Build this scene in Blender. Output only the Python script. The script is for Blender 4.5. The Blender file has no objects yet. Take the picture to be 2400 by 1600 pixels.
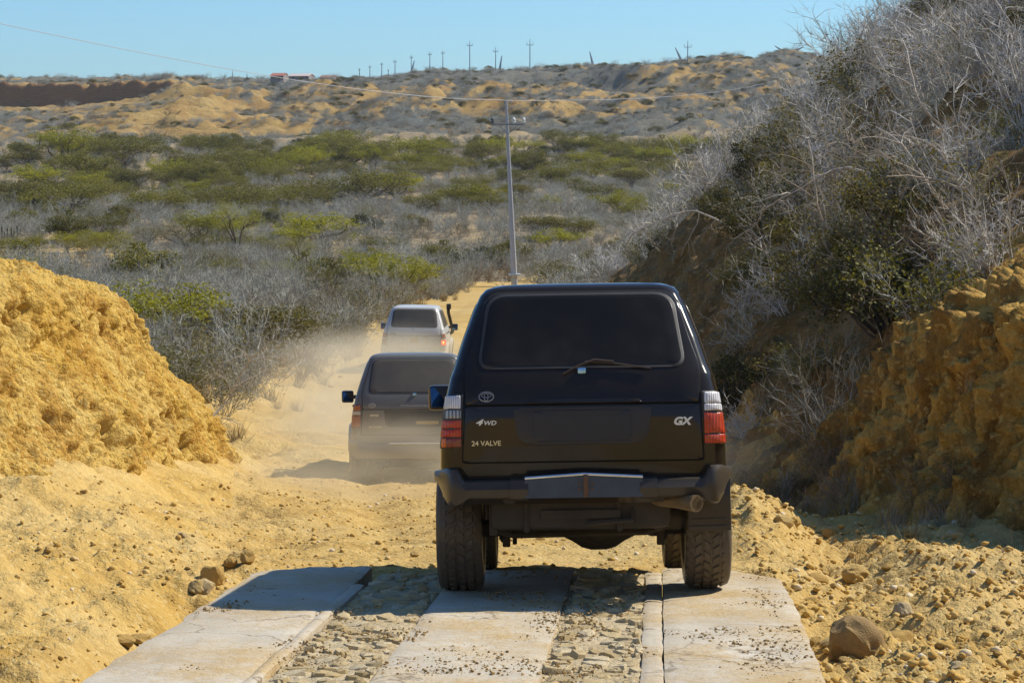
import bpy, bmesh, math, random
import numpy as np
from mathutils import Vector, Matrix, Euler

R = math.radians
PI = math.pi
SC = bpy.context.scene
COL = SC.collection

# ------------------------------------------------------------------ camera, sky, sun, exposure
FPX = 5552.0                       # focal length in pixels of the 2400 px wide photograph
PITCH = math.atan(400 / FPX)       # the camera looks slightly down the hill
cam_d = bpy.data.cameras.new('camera')
cam_d.sensor_width = 36.0
cam_d.lens = FPX / 2400 * 36.0
cam_d.clip_start = 0.2
cam_d.clip_end = 30000.0
cam = bpy.data.objects.new('camera', cam_d)
COL.objects.link(cam)
cam.location = (0, 0, 0)
cam.rotation_euler = (PI / 2 - PITCH, 0, 0)
SC.camera = cam

SUN_EL, SUN_AZ = R(46.0), R(67)
SUNV = Vector((math.cos(SUN_EL) * math.sin(SUN_AZ), math.cos(SUN_EL) * math.cos(SUN_AZ), math.sin(SUN_EL)))
world = bpy.data.worlds.new('World')
SC.world = world
world.use_nodes = True
wn, wl = world.node_tree.nodes, world.node_tree.links
wn.clear()
sky = wn.new('ShaderNodeTexSky')
sky.sky_type = 'NISHITA'
sky.sun_disc = False
sky.sun_elevation = SUN_EL
sky.sun_rotation = SUN_AZ
sky.air_density = 1.0
sky.dust_density = 0.6
sky.ozone_density = 3.0
sky.altitude = 100.0
tint = wn.new('ShaderNodeMix')
tint.data_type = 'RGBA'
tint.blend_type = 'MULTIPLY'
tint.inputs[0].default_value = 1.0
tint.inputs[7].default_value = (0.58, 0.885, 1.14, 1)
bg = wn.new('ShaderNodeBackground')
bg.inputs[1].default_value = 0.112
wo = wn.new('ShaderNodeOutputWorld')
wl.new(sky.outputs[0], tint.inputs[6])
wl.new(tint.outputs[2], bg.inputs[0])
wl.new(bg.outputs[0], wo.inputs[0])

sun_d = bpy.data.lights.new('sun', 'SUN')
sun_d.energy = 4.9
sun_d.angle = R(0.53)
sun_d.color = (1.0, 0.93, 0.80)
sun = bpy.data.objects.new('sun', sun_d)
COL.objects.link(sun)
sun.rotation_euler = SUNV.to_track_quat('Z', 'Y').to_euler()
sun.location = (60, 20, 60)

SC.view_settings.view_transform = 'Standard'
SC.view_settings.look = 'None'
SC.view_settings.gamma = 1.0
SC.view_settings.use_curve_mapping = False
SC.view_settings.exposure = 0.24
SC.render.engine = 'CYCLES'
SC.cycles.max_bounces = 6
SC.cycles.diffuse_bounces = 2
SC.cycles.glossy_bounces = 3
SC.cycles.transparent_max_bounces = 8
SC.cycles.volume_bounces = 1
SC.cycles.volume_max_steps = 128

# ------------------------------------------------------------------ helpers: points, noise, meshes
def at(px, py, Y):
    """World point at forward distance Y seen at photograph pixel (px, py)."""
    u, v = (px - 1200) / FPX, (800 - py) / FPX
    c, s = math.cos(PITCH), math.sin(PITCH)
    dx, dy, dz = u, c + v * s, -s + v * c
    k = Y / dy
    return Vector((dx * k, Y, dz * k))

def hash2(ix, iy, seed):
    h = (ix.astype(np.int64) * 374761393 + iy.astype(np.int64) * 668265263 + seed * 974634541) & 0xFFFFFFFF
    h = ((h ^ (h >> 13)) * 1274126177) & 0xFFFFFFFF
    h = ((h ^ (h >> 16)) * 2246822519) & 0xFFFFFFFF
    return ((h ^ (h >> 15)) & 0xFFFFFF) / float(0xFFFFFF)

def vnoise(x, y, seed=0):
    x, y = np.asarray(x, float), np.asarray(y, float)
    ix, iy = np.floor(x), np.floor(y)
    fx, fy = x - ix, y - iy
    fx, fy = fx * fx * fx * (fx * (fx * 6 - 15) + 10), fy * fy * fy * (fy * (fy * 6 - 15) + 10)
    a, b = hash2(ix, iy, seed), hash2(ix + 1, iy, seed)
    c, d = hash2(ix, iy + 1, seed), hash2(ix + 1, iy + 1, seed)
    return (a + (b - a) * fx) * (1 - fy) + (c + (d - c) * fx) * fy - 0.5

def fbm(x, y, octs=4, seed=0, gain=0.5):
    s, amp, f = 0.0, 1.0, 1.0
    for o in range(octs):
        ca, sa = math.cos(o * 1.1), math.sin(o * 1.1)
        s = s + amp * vnoise((x * ca - y * sa) * f, (x * sa + y * ca) * f, seed + o * 17)
        amp *= gain
        f *= 2.03
    return s

def worley(x, y, seed=0):
    """Distance to the nearest jittered cell point and that cell's random value."""
    ix, iy = np.floor(x), np.floor(y)
    best = np.full(np.shape(x), 9.0)
    val = np.zeros(np.shape(x))
    for dx in (-1, 0, 1):
        for dy in (-1, 0, 1):
            cx, cy = ix + dx, iy + dy
            px, py = cx + hash2(cx, cy, seed), cy + hash2(cx, cy, seed + 5)
            d = np.hypot(px - x, py - y)
            m = d < best
            best = np.where(m, d, best)
            val = np.where(m, hash2(cx, cy, seed + 9), val)
    return best, val

def smooth(a, b, x):
    t = np.clip((x - a) / (b - a), 0, 1)
    return t * t * (3 - 2 * t)

def hermite(xs, ys, x):
    """Smooth curve through the control points (limited slopes, so no overshoot)."""
    xs, ys = np.asarray(xs, float), np.asarray(ys, float)
    d = np.diff(ys) / np.diff(xs)
    m = np.zeros(len(xs))
    m[0], m[-1] = d[0], d[-1]
    for i in range(1, len(xs) - 1):
        m[i] = 0 if d[i - 1] * d[i] <= 0 else 2 * d[i - 1] * d[i] / (d[i - 1] + d[i])
    x = np.asarray(x, float)
    i = np.clip(np.searchsorted(xs, x) - 1, 0, len(xs) - 2)
    h = xs[i + 1] - xs[i]
    t = np.clip((x - xs[i]) / h, -0.0 - 50, 50)
    tt = np.clip(t, 0, 1)
    r = (2 * tt**3 - 3 * tt**2 + 1) * ys[i] + (tt**3 - 2 * tt**2 + tt) * h * m[i] + (-2 * tt**3 + 3 * tt**2) * ys[i + 1] + (tt**3 - tt**2) * h * m[i + 1]
    return r + np.where(t < 0, t * h * m[0], 0) + np.where(t > 1, (t - 1) * h * m[-1], 0)

def np_mesh(name, V, T=None, Q=None, smooth_shade=False, mi=None):
    me = bpy.data.meshes.new(name)
    V = np.asarray(V, np.float32).reshape(-1, 3)
    parts, starts, totals, off = [], [], [], 0
    for F, k in ((T, 3), (Q, 4)):
        if F is not None and len(F):
            F = np.asarray(F, np.int32).reshape(-1, k)
            parts.append(F.ravel())
            starts.append(off + np.arange(len(F), dtype=np.int32) * k)
            totals.append(np.full(len(F), k, np.int32))
            off += F.size
    loops, starts = np.concatenate(parts), np.concatenate(starts)
    me.vertices.add(len(V))
    me.vertices.foreach_set('co', V.ravel())
    me.loops.add(len(loops))
    me.loops.foreach_set('vertex_index', loops)
    me.polygons.add(len(starts))
    me.polygons.foreach_set('loop_start', starts)
    if mi is not None:
        me.polygons.foreach_set('material_index', np.asarray(mi, np.int32))
    if smooth_shade:
        me.polygons.foreach_set('use_smooth', np.ones(len(starts), bool))
    me.update(calc_edges=True)
    me.validate()
    return me

def link(name, me, mats=None, parent=None, loc=None, rot=None):
    o = bpy.data.objects.new(name, me)
    COL.objects.link(o)
    if parent is not None:
        o.parent = parent
    if loc is not None:
        o.location = loc
    if rot is not None:
        o.rotation_euler = rot
    if mats is not None and me is not None and not me.materials:
        for m in (mats if isinstance(mats, (list, tuple)) else [mats]):
            me.materials.append(m)
    return o

def thing(o, label, cat, group=None):
    o['label'], o['category'] = label, cat
    if group:
        o['group'] = group
    return o

def empty(name, loc=(0, 0, 0), rot=(0, 0, 0), parent=None):
    o = bpy.data.objects.new(name, None)
    COL.objects.link(o)
    o.location, o.rotation_euler = loc, rot
    o.empty_display_size = 0.2
    if parent is not None:
        o.parent = parent
    return o

def kind(o, k):
    o['kind'] = k
    return o

def grid_quads(nr, nc, close=False):
    i, j = np.meshgrid(np.arange(nr - 1), np.arange(nc if close else nc - 1), indexing='ij')
    j2 = (j + 1) % nc
    return np.stack([i * nc + j, i * nc + j2, (i + 1) * nc + j2, (i + 1) * nc + j], -1).reshape(-1, 4)

def bm_obj(name, bm, mats, parent=None, sm=35):
    me = bpy.data.meshes.new(name)
    bm.normal_update()
    bm.to_mesh(me)
    bm.free()
    if sm:
        me.polygons.foreach_set('use_smooth', np.ones(len(me.polygons), bool))
        me.set_sharp_from_angle(angle=R(sm))
    return link(name, me, mats, parent)

def add_box(bm, c, s, bevel=0.0, rot=None, taper=1.0):
    vs = bmesh.ops.create_cube(bm, size=1.0)['verts']
    for v in vs:
        k = taper if v.co.z > 0 else 1.0
        v.co = Vector((v.co.x * s[0] * k, v.co.y * s[1] * k, v.co.z * s[2]))
    if bevel:
        es = list({e for v in vs for e in v.link_edges})
        r = bmesh.ops.bevel(bm, geom=es, offset=bevel, segments=2, affect='EDGES', profile=0.6)
        vs = list({v for f in r['faces'] for v in f.verts} | {v for v in vs if v.is_valid})
    M = Matrix.Translation(c) @ (rot.to_matrix().to_4x4() if rot is not None else Matrix())
    bmesh.ops.transform(bm, matrix=M, verts=vs)

def add_tube(bm, pts, rad, n=8, cap=True):
    """Tube along the points; rad is one number or one per point."""
    pts = [Vector(p) for p in pts]
    if not isinstance(rad, (list, tuple)):
        rad = [rad] * len(pts)
    rings, up = [], None
    for i, p in enumerate(pts):
        t = (pts[min(i + 1, len(pts) - 1)] - pts[max(i - 1, 0)]).normalized()
        if up is None:
            up = Vector((0, 0, 1)) if abs(t.z) < 0.9 else Vector((1, 0, 0))
        a = t.cross(up).normalized()
        b = a.cross(t).normalized()
        up = b
        rings.append([bm.verts.new(p + (a * math.cos(2 * PI * k / n) + b * math.sin(2 * PI * k / n)) * rad[i]) for k in range(n)])
    for r0, r1 in zip(rings, rings[1:]):
        for k in range(n):
            bm.faces.new((r0[k], r0[(k + 1) % n], r1[(k + 1) % n], r1[k]))
    if cap:
        bm.faces.new(rings[0][::-1])
        bm.faces.new(rings[-1])

def add_lathe(bm, prof, n=32, axis='X', c=(0, 0, 0)):
    """Revolve (along-axis, radius) pairs."""
    rings = []
    c = Vector(c)
    for a, r in prof:
        ring = []
        for k in range(n):
            t = 2 * PI * k / n
            p = (a, r * math.cos(t), r * math.sin(t)) if axis == 'X' else (r * math.cos(t), a, r * math.sin(t)) if axis == 'Y' else (r * math.cos(t), r * math.sin(t), a)
            ring.append(bm.verts.new(c + Vector(p)))
        rings.append(ring)
    for r0, r1 in zip(rings, rings[1:]):
        for k in range(n):
            bm.faces.new((r0[k], r0[(k + 1) % n], r1[(k + 1) % n], r1[k]))
    return rings

# ------------------------------------------------------------------ materials
class NB:
    """Small node builder: n(type, **inputs) makes a node; inputs may be values or sockets."""
    def __init__(self, name):
        self.m = bpy.data.materials.new(name)
        self.m.use_nodes = True
        self.t = self.m.node_tree
        self.t.nodes.clear()
        self.out = self.t.nodes.new('ShaderNodeOutputMaterial')
        self.geo = None
    def n(self, typ, props=None, **inp):
        nd = self.t.nodes.new('ShaderNode' + typ)
        for k, v in (props or {}).items():
            setattr(nd, k, v)
        for k, v in inp.items():
            k2 = int(k[1:]) if k[0] == 'i' and k[1:].isdigit() else k.replace('_', ' ')
            s = nd.inputs[k2]
            if isinstance(v, bpy.types.NodeSocket):
                self.t.links.new(v, s)
            else:
                s.default_value = v
        return nd
    def co(self):
        return self.n('TexCoord').outputs['Object']
    def noise(self, scale, detail=4, rough=0.55, vec=None, dist=0.0):
        return self.n('TexNoise', Vector=vec or self.co(), Scale=scale, Detail=detail, Roughness=rough, Distortion=dist).outputs['Fac']
    def voro(self, scale, vec=None, feature='F1', out='Distance', rnd=1.0):
        return self.n('TexVoronoi', {'feature': feature}, Vector=vec or self.co(), Scale=scale, Randomness=rnd).outputs[out]
    def stretch(self, sx, sy, sz):
        return self.n('Mapping', Vector=self.co(), Scale=(sx, sy, sz)).outputs[0]
    def ramp(self, fac, stops, interp='LINEAR'):
        nd = self.n('ValToRGB', Fac=fac)
        e = nd.color_ramp.elements
        nd.color_ramp.interpolation = interp
        while len(e) < len(stops):
            e.new(0.5)
        for i, (p, c) in enumerate(stops):
            e[i].position = p
            e[i].color = (c, c, c, 1) if isinstance(c, (int, float)) else (*c, 1)
        return nd.outputs[0]
    def mix(self, fac, a, b, blend='MIX'):
        f = lambda c: (*c, 1) if isinstance(c, tuple) and len(c) == 3 else c
        return self.n('Mix', {'data_type': 'RGBA', 'blend_type': blend}, i0=fac, i6=f(a), i7=f(b)).outputs[2]
    def math(self, op, a, b=0.0):
        return self.n('Math', {'operation': op}, i0=a, i1=b).outputs[0]
    def bump(self, h, strength, dist, normal=None):
        kw = {'Normal': normal} if normal is not None else {}
        return self.n('Bump', Height=h, Strength=strength, Distance=dist, **kw).outputs[0]
    def done(self, color, rough=0.8, normal=None, **kw):
        f = lambda c: (*c, 1) if isinstance(c, tuple) and len(c) == 3 else c
        p = self.n('BsdfPrincipled', Base_Color=f(color), Roughness=rough, **kw)
        if normal is not None:
            self.t.links.new(normal, p.inputs['Normal'])
        self.t.links.new(p.outputs[0], self.out.inputs[0])
        self.p = p
        return self.m

def plain(name, color, rough=0.6, vary=0.25, scale=8.0, bump=0.0, **kw):
    b = NB(name)
    n = b.noise(scale, 5)
    c0 = tuple(x * (1 - vary) for x in color)
    c1 = tuple(min(1, x * (1 + vary)) for x in color)
    c = b.mix(n, c0, c1)
    nm = b.bump(b.noise(scale * 6, 4), 0.5, bump) if bump else None
    return b.done(c, rough, nm, **kw)

def soil_mat(name, dark, mid, light, pale, bump_d=0.02, cell=14.0, pale_amt=0.5, streak=None):
    """Sandy ochre earth: large patches, lumps, gravel, pale lime flecks."""
    b = NB(name)
    big = b.noise(0.35, 5, 0.6)
    med = b.noise(2.6, 6, 0.62)
    fine = b.noise(23.0, 6, 0.65)
    c = b.ramp(med, [(0.28, dark), (0.5, mid), (0.75, light)])
    c = b.mix(b.ramp(big, [(0.42, 0.0), (0.66, pale_amt)]), c, pale)
    c = b.mix(b.ramp(fine, [(0.3, 0.35), (0.55, 0.0)]), c, dark)
    if streak:
        st = b.noise(1.0, 6, 0.65, b.stretch(2.6, 2.6, 0.55), 0.5)
        c = b.mix(b.ramp(st, [(0.42, 0.7), (0.52, 0.0)]), c, streak)
    flk = b.voro(cell * 2.2, out='Color')
    flv = b.n('SeparateColor', Color=flk).outputs[0]
    c = b.mix(b.ramp(flv, [(0.86, 0.0), (0.93, 0.55)]), c, pale)
    v1 = b.voro(cell)
    v2 = b.voro(cell * 3.1)
    h = b.math('ADD', b.math('MULTIPLY', fine, 1.2), b.math('MULTIPLY', b.math('SUBTRACT', 0.6, v1), 0.9))
    h = b.math('ADD', h, b.math('MULTIPLY', b.math('SUBTRACT', 0.6, v2), 0.4))
    h = b.math('ADD', h, b.math('MULTIPLY', b.noise(90.0, 3), 0.3))
    return b.done(c, 0.95, b.bump(h, 0.9, bump_d), Specular_IOR_Level=0.15)

M = {}
M['road_soil'] = soil_mat('road soil', (0.35, 0.21, 0.058), (0.49, 0.318, 0.098), (0.56, 0.388, 0.138), (0.61, 0.47, 0.22), 0.018, 16)
M['mound_soil'] = soil_mat('mound soil', (0.39, 0.215, 0.036), (0.56, 0.345, 0.064), (0.64, 0.42, 0.104), (0.67, 0.50, 0.18), 0.036, 12, 0.6, (0.43, 0.225, 0.038))
M['apron_soil'] = soil_mat('apron soil', (0.37, 0.215, 0.050), (0.51, 0.322, 0.085), (0.58, 0.39, 0.122), (0.63, 0.475, 0.21), 0.018, 14, 0.5)
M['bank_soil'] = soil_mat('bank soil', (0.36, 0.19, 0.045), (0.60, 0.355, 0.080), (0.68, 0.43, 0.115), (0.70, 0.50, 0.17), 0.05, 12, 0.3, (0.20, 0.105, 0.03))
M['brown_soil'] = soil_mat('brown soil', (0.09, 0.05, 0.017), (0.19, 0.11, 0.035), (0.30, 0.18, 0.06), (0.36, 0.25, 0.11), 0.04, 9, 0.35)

b = NB('valley soil')
c = b.ramp(b.noise(0.16, 6, 0.6), [(0.35, (0.27, 0.20, 0.12)), (0.55, (0.36, 0.27, 0.15)), (0.7, (0.45, 0.33, 0.16))])
c = b.mix(b.ramp(b.noise(2.0, 5), [(0.4, 0.5), (0.6, 0.0)]), c, (0.20, 0.17, 0.12))
M['valley_soil'] = b.done(c, 0.95, b.bump(b.noise(3.0, 6, 0.7), 0.8, 0.2), Specular_IOR_Level=0.1)

b = NB('hill soil')
pos = b.n('NewGeometry')
nz = b.n('SeparateXYZ', Vector=pos.outputs['Normal']).outputs[2]
big = b.noise(0.012, 7, 0.62, dist=0.6)
med = b.noise(0.07, 7, 0.66, dist=0.4)
fin = b.noise(0.5, 6, 0.7)
soil = b.ramp(med, [(0.3, (0.32, 0.185, 0.062)), (0.5, (0.46, 0.30, 0.10)), (0.68, (0.54, 0.38, 0.15))])
soil = b.mix(b.ramp(fin, [(0.35, 0.6), (0.55, 0.0)]), soil, (0.24, 0.14, 0.07))
scrub = b.mix(fin, (0.11, 0.11, 0.085), (0.25, 0.24, 0.20))
cover = b.math('ADD', b.math('MULTIPLY', big, 0.9), b.math('MULTIPLY', med, 0.7))
cover = b.math('ADD', cover, b.math('MULTIPLY', b.math('SUBTRACT', fin, 0.5), 0.5))
att = b.n('Attribute', {'attribute_name': 'bare'}).outputs['Fac']  # bare soil, plus sunward slopes coloured as if lit
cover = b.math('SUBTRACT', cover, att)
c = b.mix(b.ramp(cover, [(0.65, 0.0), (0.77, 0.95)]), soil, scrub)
rock = b.mix(b.noise(0.25, 6, 0.7, b.stretch(1, 1, 6)), (0.16, 0.075, 0.035), (0.40, 0.22, 0.10))
cl = b.n('Attribute', {'attribute_name': 'cliff'}).outputs['Fac']
c = b.mix(cl, c, rock)
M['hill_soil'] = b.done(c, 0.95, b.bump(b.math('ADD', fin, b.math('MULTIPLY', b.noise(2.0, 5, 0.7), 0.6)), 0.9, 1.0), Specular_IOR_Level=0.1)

def concrete_mat(name):
    b = NB(name)
    c = b.ramp(b.noise(1.6, 6, 0.62), [(0.3, (0.43, 0.375, 0.285)), (0.55, (0.55, 0.495, 0.395)), (0.75, (0.60, 0.55, 0.455))])
    dirt = b.math('ADD', b.math('MULTIPLY', b.noise(0.9, 5, 0.6), 1.0), b.math('MULTIPLY', b.noise(17.0, 5, 0.7), 0.55))
    c = b.mix(b.ramp(dirt, [(0.68, 0.0), (0.92, 0.9)]), c, (0.50, 0.345, 0.15))
    c = b.mix(b.ramp(b.noise(60, 4, 0.7), [(0.34, 0.75), (0.47, 0.0)]), c, (0.30, 0.22, 0.12))
    wob = b.n('VectorMath', {'operation': 'ADD'}, i0=b.co(), i1=b.n('TexNoise', Vector=b.co(), Scale=2.2, Detail=5.0).outputs['Color']).outputs[0]
    cr = b.voro(0.62, wob, 'DISTANCE_TO_EDGE')
    c = b.mix(b.ramp(cr, [(0.0, 0.85), (0.010, 0.0)]), c, (0.17, 0.12, 0.07))
    c = b.mix(b.ramp(b.noise(0.5, 4, 0.5, b.stretch(3.0, 0.25, 1)), [(0.46, 0.0), (0.62, 0.35)]), c, (0.36, 0.30, 0.22))
    h = b.math('ADD', b.math('MULTIPLY', b.ramp(dirt, [(0.74, 0.0), (0.95, 1.0)]), b.noise(40, 5, 0.75)), b.math('MULTIPLY', b.noise(70, 4), 0.25))
    return b.done(c, 0.85, b.bump(h, 0.8, 0.012), Specular_IOR_Level=0.25)
M['concrete'] = concrete_mat('concrete')
M['mortar'] = soil_mat('mortar', (0.34, 0.25, 0.13), (0.45, 0.35, 0.20), (0.53, 0.43, 0.27), (0.58, 0.50, 0.36), 0.015, 26)

b = NB('cobble stone')
rnd = b.n('ObjectInfo').outputs['Random']
c = b.ramp(rnd, [(0.0, (0.44, 0.32, 0.145)), (0.5, (0.54, 0.42, 0.22)), (1.0, (0.66, 0.56, 0.37))])
c = b.mix(b.ramp(b.noise(14, 5, 0.7), [(0.46, 0.0), (0.60, 0.9)]), c, (0.50, 0.36, 0.17))
M['cobble'] = b.done(c, 0.85, b.bump(b.noise(55, 5, 0.7), 0.7, 0.01))

b = NB('loose rock')
rnd = b.n('ObjectInfo').outputs['Random']
c = b.ramp(rnd, [(0.0, (0.48, 0.30, 0.085)), (0.5, (0.55, 0.36, 0.115)), (0.85, (0.60, 0.44, 0.19)), (1.0, (0.66, 0.55, 0.36))])
c = b.mix(b.ramp(b.noise(9, 6, 0.7), [(0.4, 0.5), (0.6, 0.0)]), c, (0.42, 0.26, 0.08))
M['rock'] = b.done(c, 0.9, b.bump(b.noise(30, 6, 0.7), 0.9, 0.015), Specular_IOR_Level=0.2)
M['dark_rock'] = plain('dark boulder', (0.27, 0.17, 0.06), 0.9, 0.45, 7, 0.02)  # shade of the boulder's near face painted as one dark colour all over

def twig_mat(name, c0, c1, c2):
    b = NB(name)
    isl = b.n('NewGeometry').outputs['Random Per Island']
    c = b.ramp(isl, [(0.0, c0), (0.6, c1), (1.0, c2)])
    c = b.mix(b.math('MULTIPLY', b.n('ObjectInfo').outputs['Random'], 0.6), c, (c0[0] * 0.75, c0[1] * 0.64, c0[2] * 0.48))
    return b.done(c, 0.9, Specular_IOR_Level=0.15)
M['twig'] = twig_mat('grey twig', (0.29, 0.285, 0.235), (0.46, 0.455, 0.395), (0.60, 0.595, 0.535))
M['straw'] = twig_mat('straw grass', (0.26, 0.19, 0.09), (0.42, 0.32, 0.16), (0.56, 0.46, 0.27))
M['silver_twig'] = twig_mat('silver twig', (0.50, 0.49, 0.46), (0.68, 0.67, 0.64), (0.82, 0.81, 0.78))  # twig colour paled to stand in for sunlight on the hillside shrubs
M['brown_twig'] = twig_mat('brown twig', (0.20, 0.15, 0.09), (0.32, 0.25, 0.16), (0.46, 0.38, 0.27))
M['bark'] = twig_mat('bark', (0.10, 0.08, 0.06), (0.17, 0.14, 0.11), (0.24, 0.20, 0.16))
M['pale_branch'] = twig_mat('pale dead branch', (0.36, 0.31, 0.25), (0.50, 0.44, 0.37), (0.62, 0.57, 0.50))

def leaf_mat(name, c0, c1, c2):
    b = NB(name)
    isl = b.n('NewGeometry').outputs['Random Per Island']
    c = b.ramp(isl, [(0.0, c0), (0.55, c1), (1.0, c2)])
    o = b.n('ObjectInfo').outputs['Random']
    c = b.mix(b.math('MULTIPLY', o, 0.6), c, b.mix(0.5, c0, (0.06, 0.055, 0.03)))
    d = b.n('BsdfPrincipled', Base_Color=c, Roughness=0.65, Specular_IOR_Level=0.25)
    t = b.n('BsdfTranslucent', Color=b.mix(1.0, c, (1.0, 0.95, 0.4), 'MULTIPLY'))
    m = b.n('MixShader', i0=0.36, i1=d.outputs[0], i2=t.outputs[0])
    b.t.links.new(m.outputs[0], b.out.inputs[0])
    return b.m
M['leaf'] = leaf_mat('acacia leaf', (0.11, 0.105, 0.022), (0.20, 0.185, 0.034), (0.31, 0.285, 0.045))
M['bright_leaf'] = leaf_mat('bright acacia leaf', (0.20, 0.20, 0.014), (0.36, 0.35, 0.02), (0.48, 0.45, 0.03))
M['dark_leaf'] = leaf_mat('dark leaf', (0.040, 0.044, 0.014), (0.075, 0.080, 0.022), (0.13, 0.125, 0.035))
M['olive_leaf'] = leaf_mat('olive leaf', (0.11, 0.10, 0.03), (0.20, 0.175, 0.05), (0.30, 0.26, 0.08))
# ------------------------------------------------------------------ terrain heights
_RY = [-300, -120, -50, -15, 0, 11.5, 16.7, 18.25, 24, 33.9, 45, 55, 65.9, 80, 100, 120, 150, 200, 300, 400, 520]
_RZ = [52, 27, 7, -0.9, -2.0, -2.74, -3.00, -3.12, -3.62, -4.40, -4.97, -5.36, -5.56, -5.75, -5.98, -6.2, -6.58, -6.5, -4.8, -1.6, 4.9]  # unseen rise behind the camera, added for the car's rear reflections
_XY = [-20, 10, 16.7, 24, 34, 50, 66, 90, 115, 150, 200]
_XX = [-2.2, -0.35, 0.1, -0.55, -1.36, -2.0, -2.66, -2.2, -1.0, 1.6, 9]
def road_z(Y):
    return hermite(_RY, _RZ, Y)
def road_x(Y):
    return hermite(_XY, _XX, Y)
def slab_z(Y):
    return -1.79 - 0.0612 * Y
def slab_x(Y):
    return -0.27 + 0.0612 * (Y - 11.55)

# hill lines: forward distance and the pixel height of the land seen there
_HL = [
    (520, [0, 200, 420, 600, 800, 1000, 1200, 1400, 1600, 2400], [346, 348, 343, 338, 326, 322, 326, 328, 322, 300]),
    (620, [0, 200, 420, 600, 800, 1000, 1200, 1400, 1600, 2400], [322, 312, 312, 316, 300, 296, 298, 296, 282, 250]),
    (740, [0, 120, 260, 420, 560, 700, 850, 1000, 1150, 1300, 1500, 1600, 2400], [284, 290, 272, 262, 290, 292, 280, 270, 262, 270, 272, 262, 215]),
    (840, [0, 150, 300, 430, 520, 640, 760, 900, 1050, 1160, 1230, 1400, 1560, 1700, 2400], [262, 258, 252, 226, 246, 250, 222, 236, 240, 228, 244, 236, 228, 212, 170]),
    (898.2, [0, 150, 300, 430, 520, 640, 800, 950, 1100, 1250, 1400, 1560, 1700, 1800, 2400], [255, 250, 240, 212, 226, 228, 222, 214, 212, 208, 206, 190, 196, 172, 150]),
    (900, [0, 150, 300, 400, 440, 520, 640, 800, 950, 1100, 1250, 1400, 1560, 1700, 1800, 2400], [199, 197, 194, 190, 211, 222, 224, 219, 206, 208, 202, 200, 184, 190, 170, 148]),
    (1000, [0, 200, 400, 500, 640, 760, 880, 960, 1040, 1100, 1250, 1350, 1440, 1520, 1640, 1700, 1760, 1830, 1870, 1940, 2400], [189, 187, 184, 187, 185, 189, 187, 175, 166, 173, 168, 157, 159, 153, 141, 132, 144, 129, 127, 141, 105]),
]
def hill_z(X, Y):
    X, Y = np.asarray(X, float), np.asarray(Y, float)
    px = X / np.maximum(Y, 1) * FPX + 1200
    px = px * 1.0
    Zs, Ys = [], []
    for Yk, a, yy in _HL:
        Zs.append((400 - np.interp(px, a, yy)) / FPX * Yk)
        Ys.append(Yk)
    Ys += [1150, 1500, 4000]
    Zs += [Zs[-1] * 0.98, Zs[-1] * 0.80, Zs[-1] * 0.55]
    z = np.zeros(np.shape(X))
    for k in range(len(Ys) - 1):
        m = (Y >= Ys[k]) & (Y < Ys[k + 1])
        t = (Y - Ys[k]) / (Ys[k + 1] - Ys[k])
        t = t * t * (3 - 2 * t) * 0.5 + t * 0.5
        z = np.where(m, Zs[k] + (Zs[k + 1] - Zs[k]) * t, z)
    z = np.where(Y >= Ys[-1], Zs[-1], z)
    rid = 1 - 2 * np.abs(fbm(X / 55.0 + 0.4 * fbm(X / 90, Y / 90, 2, 5), Y / 75.0, 4, 11))
    rel = (rid - 0.55) * 8.5 + fbm(X / 14.0, Y / 16.0, 4, 23) * 2.6
    w = smooth(540, 680, Y) * (1 - 0.82 * smooth(925, 985, Y))
    lft = 1 - smooth(330, 460, px)
    w = w * (1 - 0.92 * lft * smooth(640, 760, Y))
    jag = smooth(897.6, 898.4, Y) * (1 - smooth(899.8, 901.5, Y)) * lft
    crag = (fbm(X / 9.0, Y / 9.0, 4, 31)) * 2.2 + jag * fbm(X / 2.6, Y * 0 + 3, 3, 35) * 2.5 * smooth(560, 640, Y) * (1 - 0.7 * smooth(940, 990, Y))
    return z + rel * w + crag + fbm(X / 5.0, Y / 8.0, 3, 77) * 0.9 * smooth(900, 1000, Y)

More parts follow.
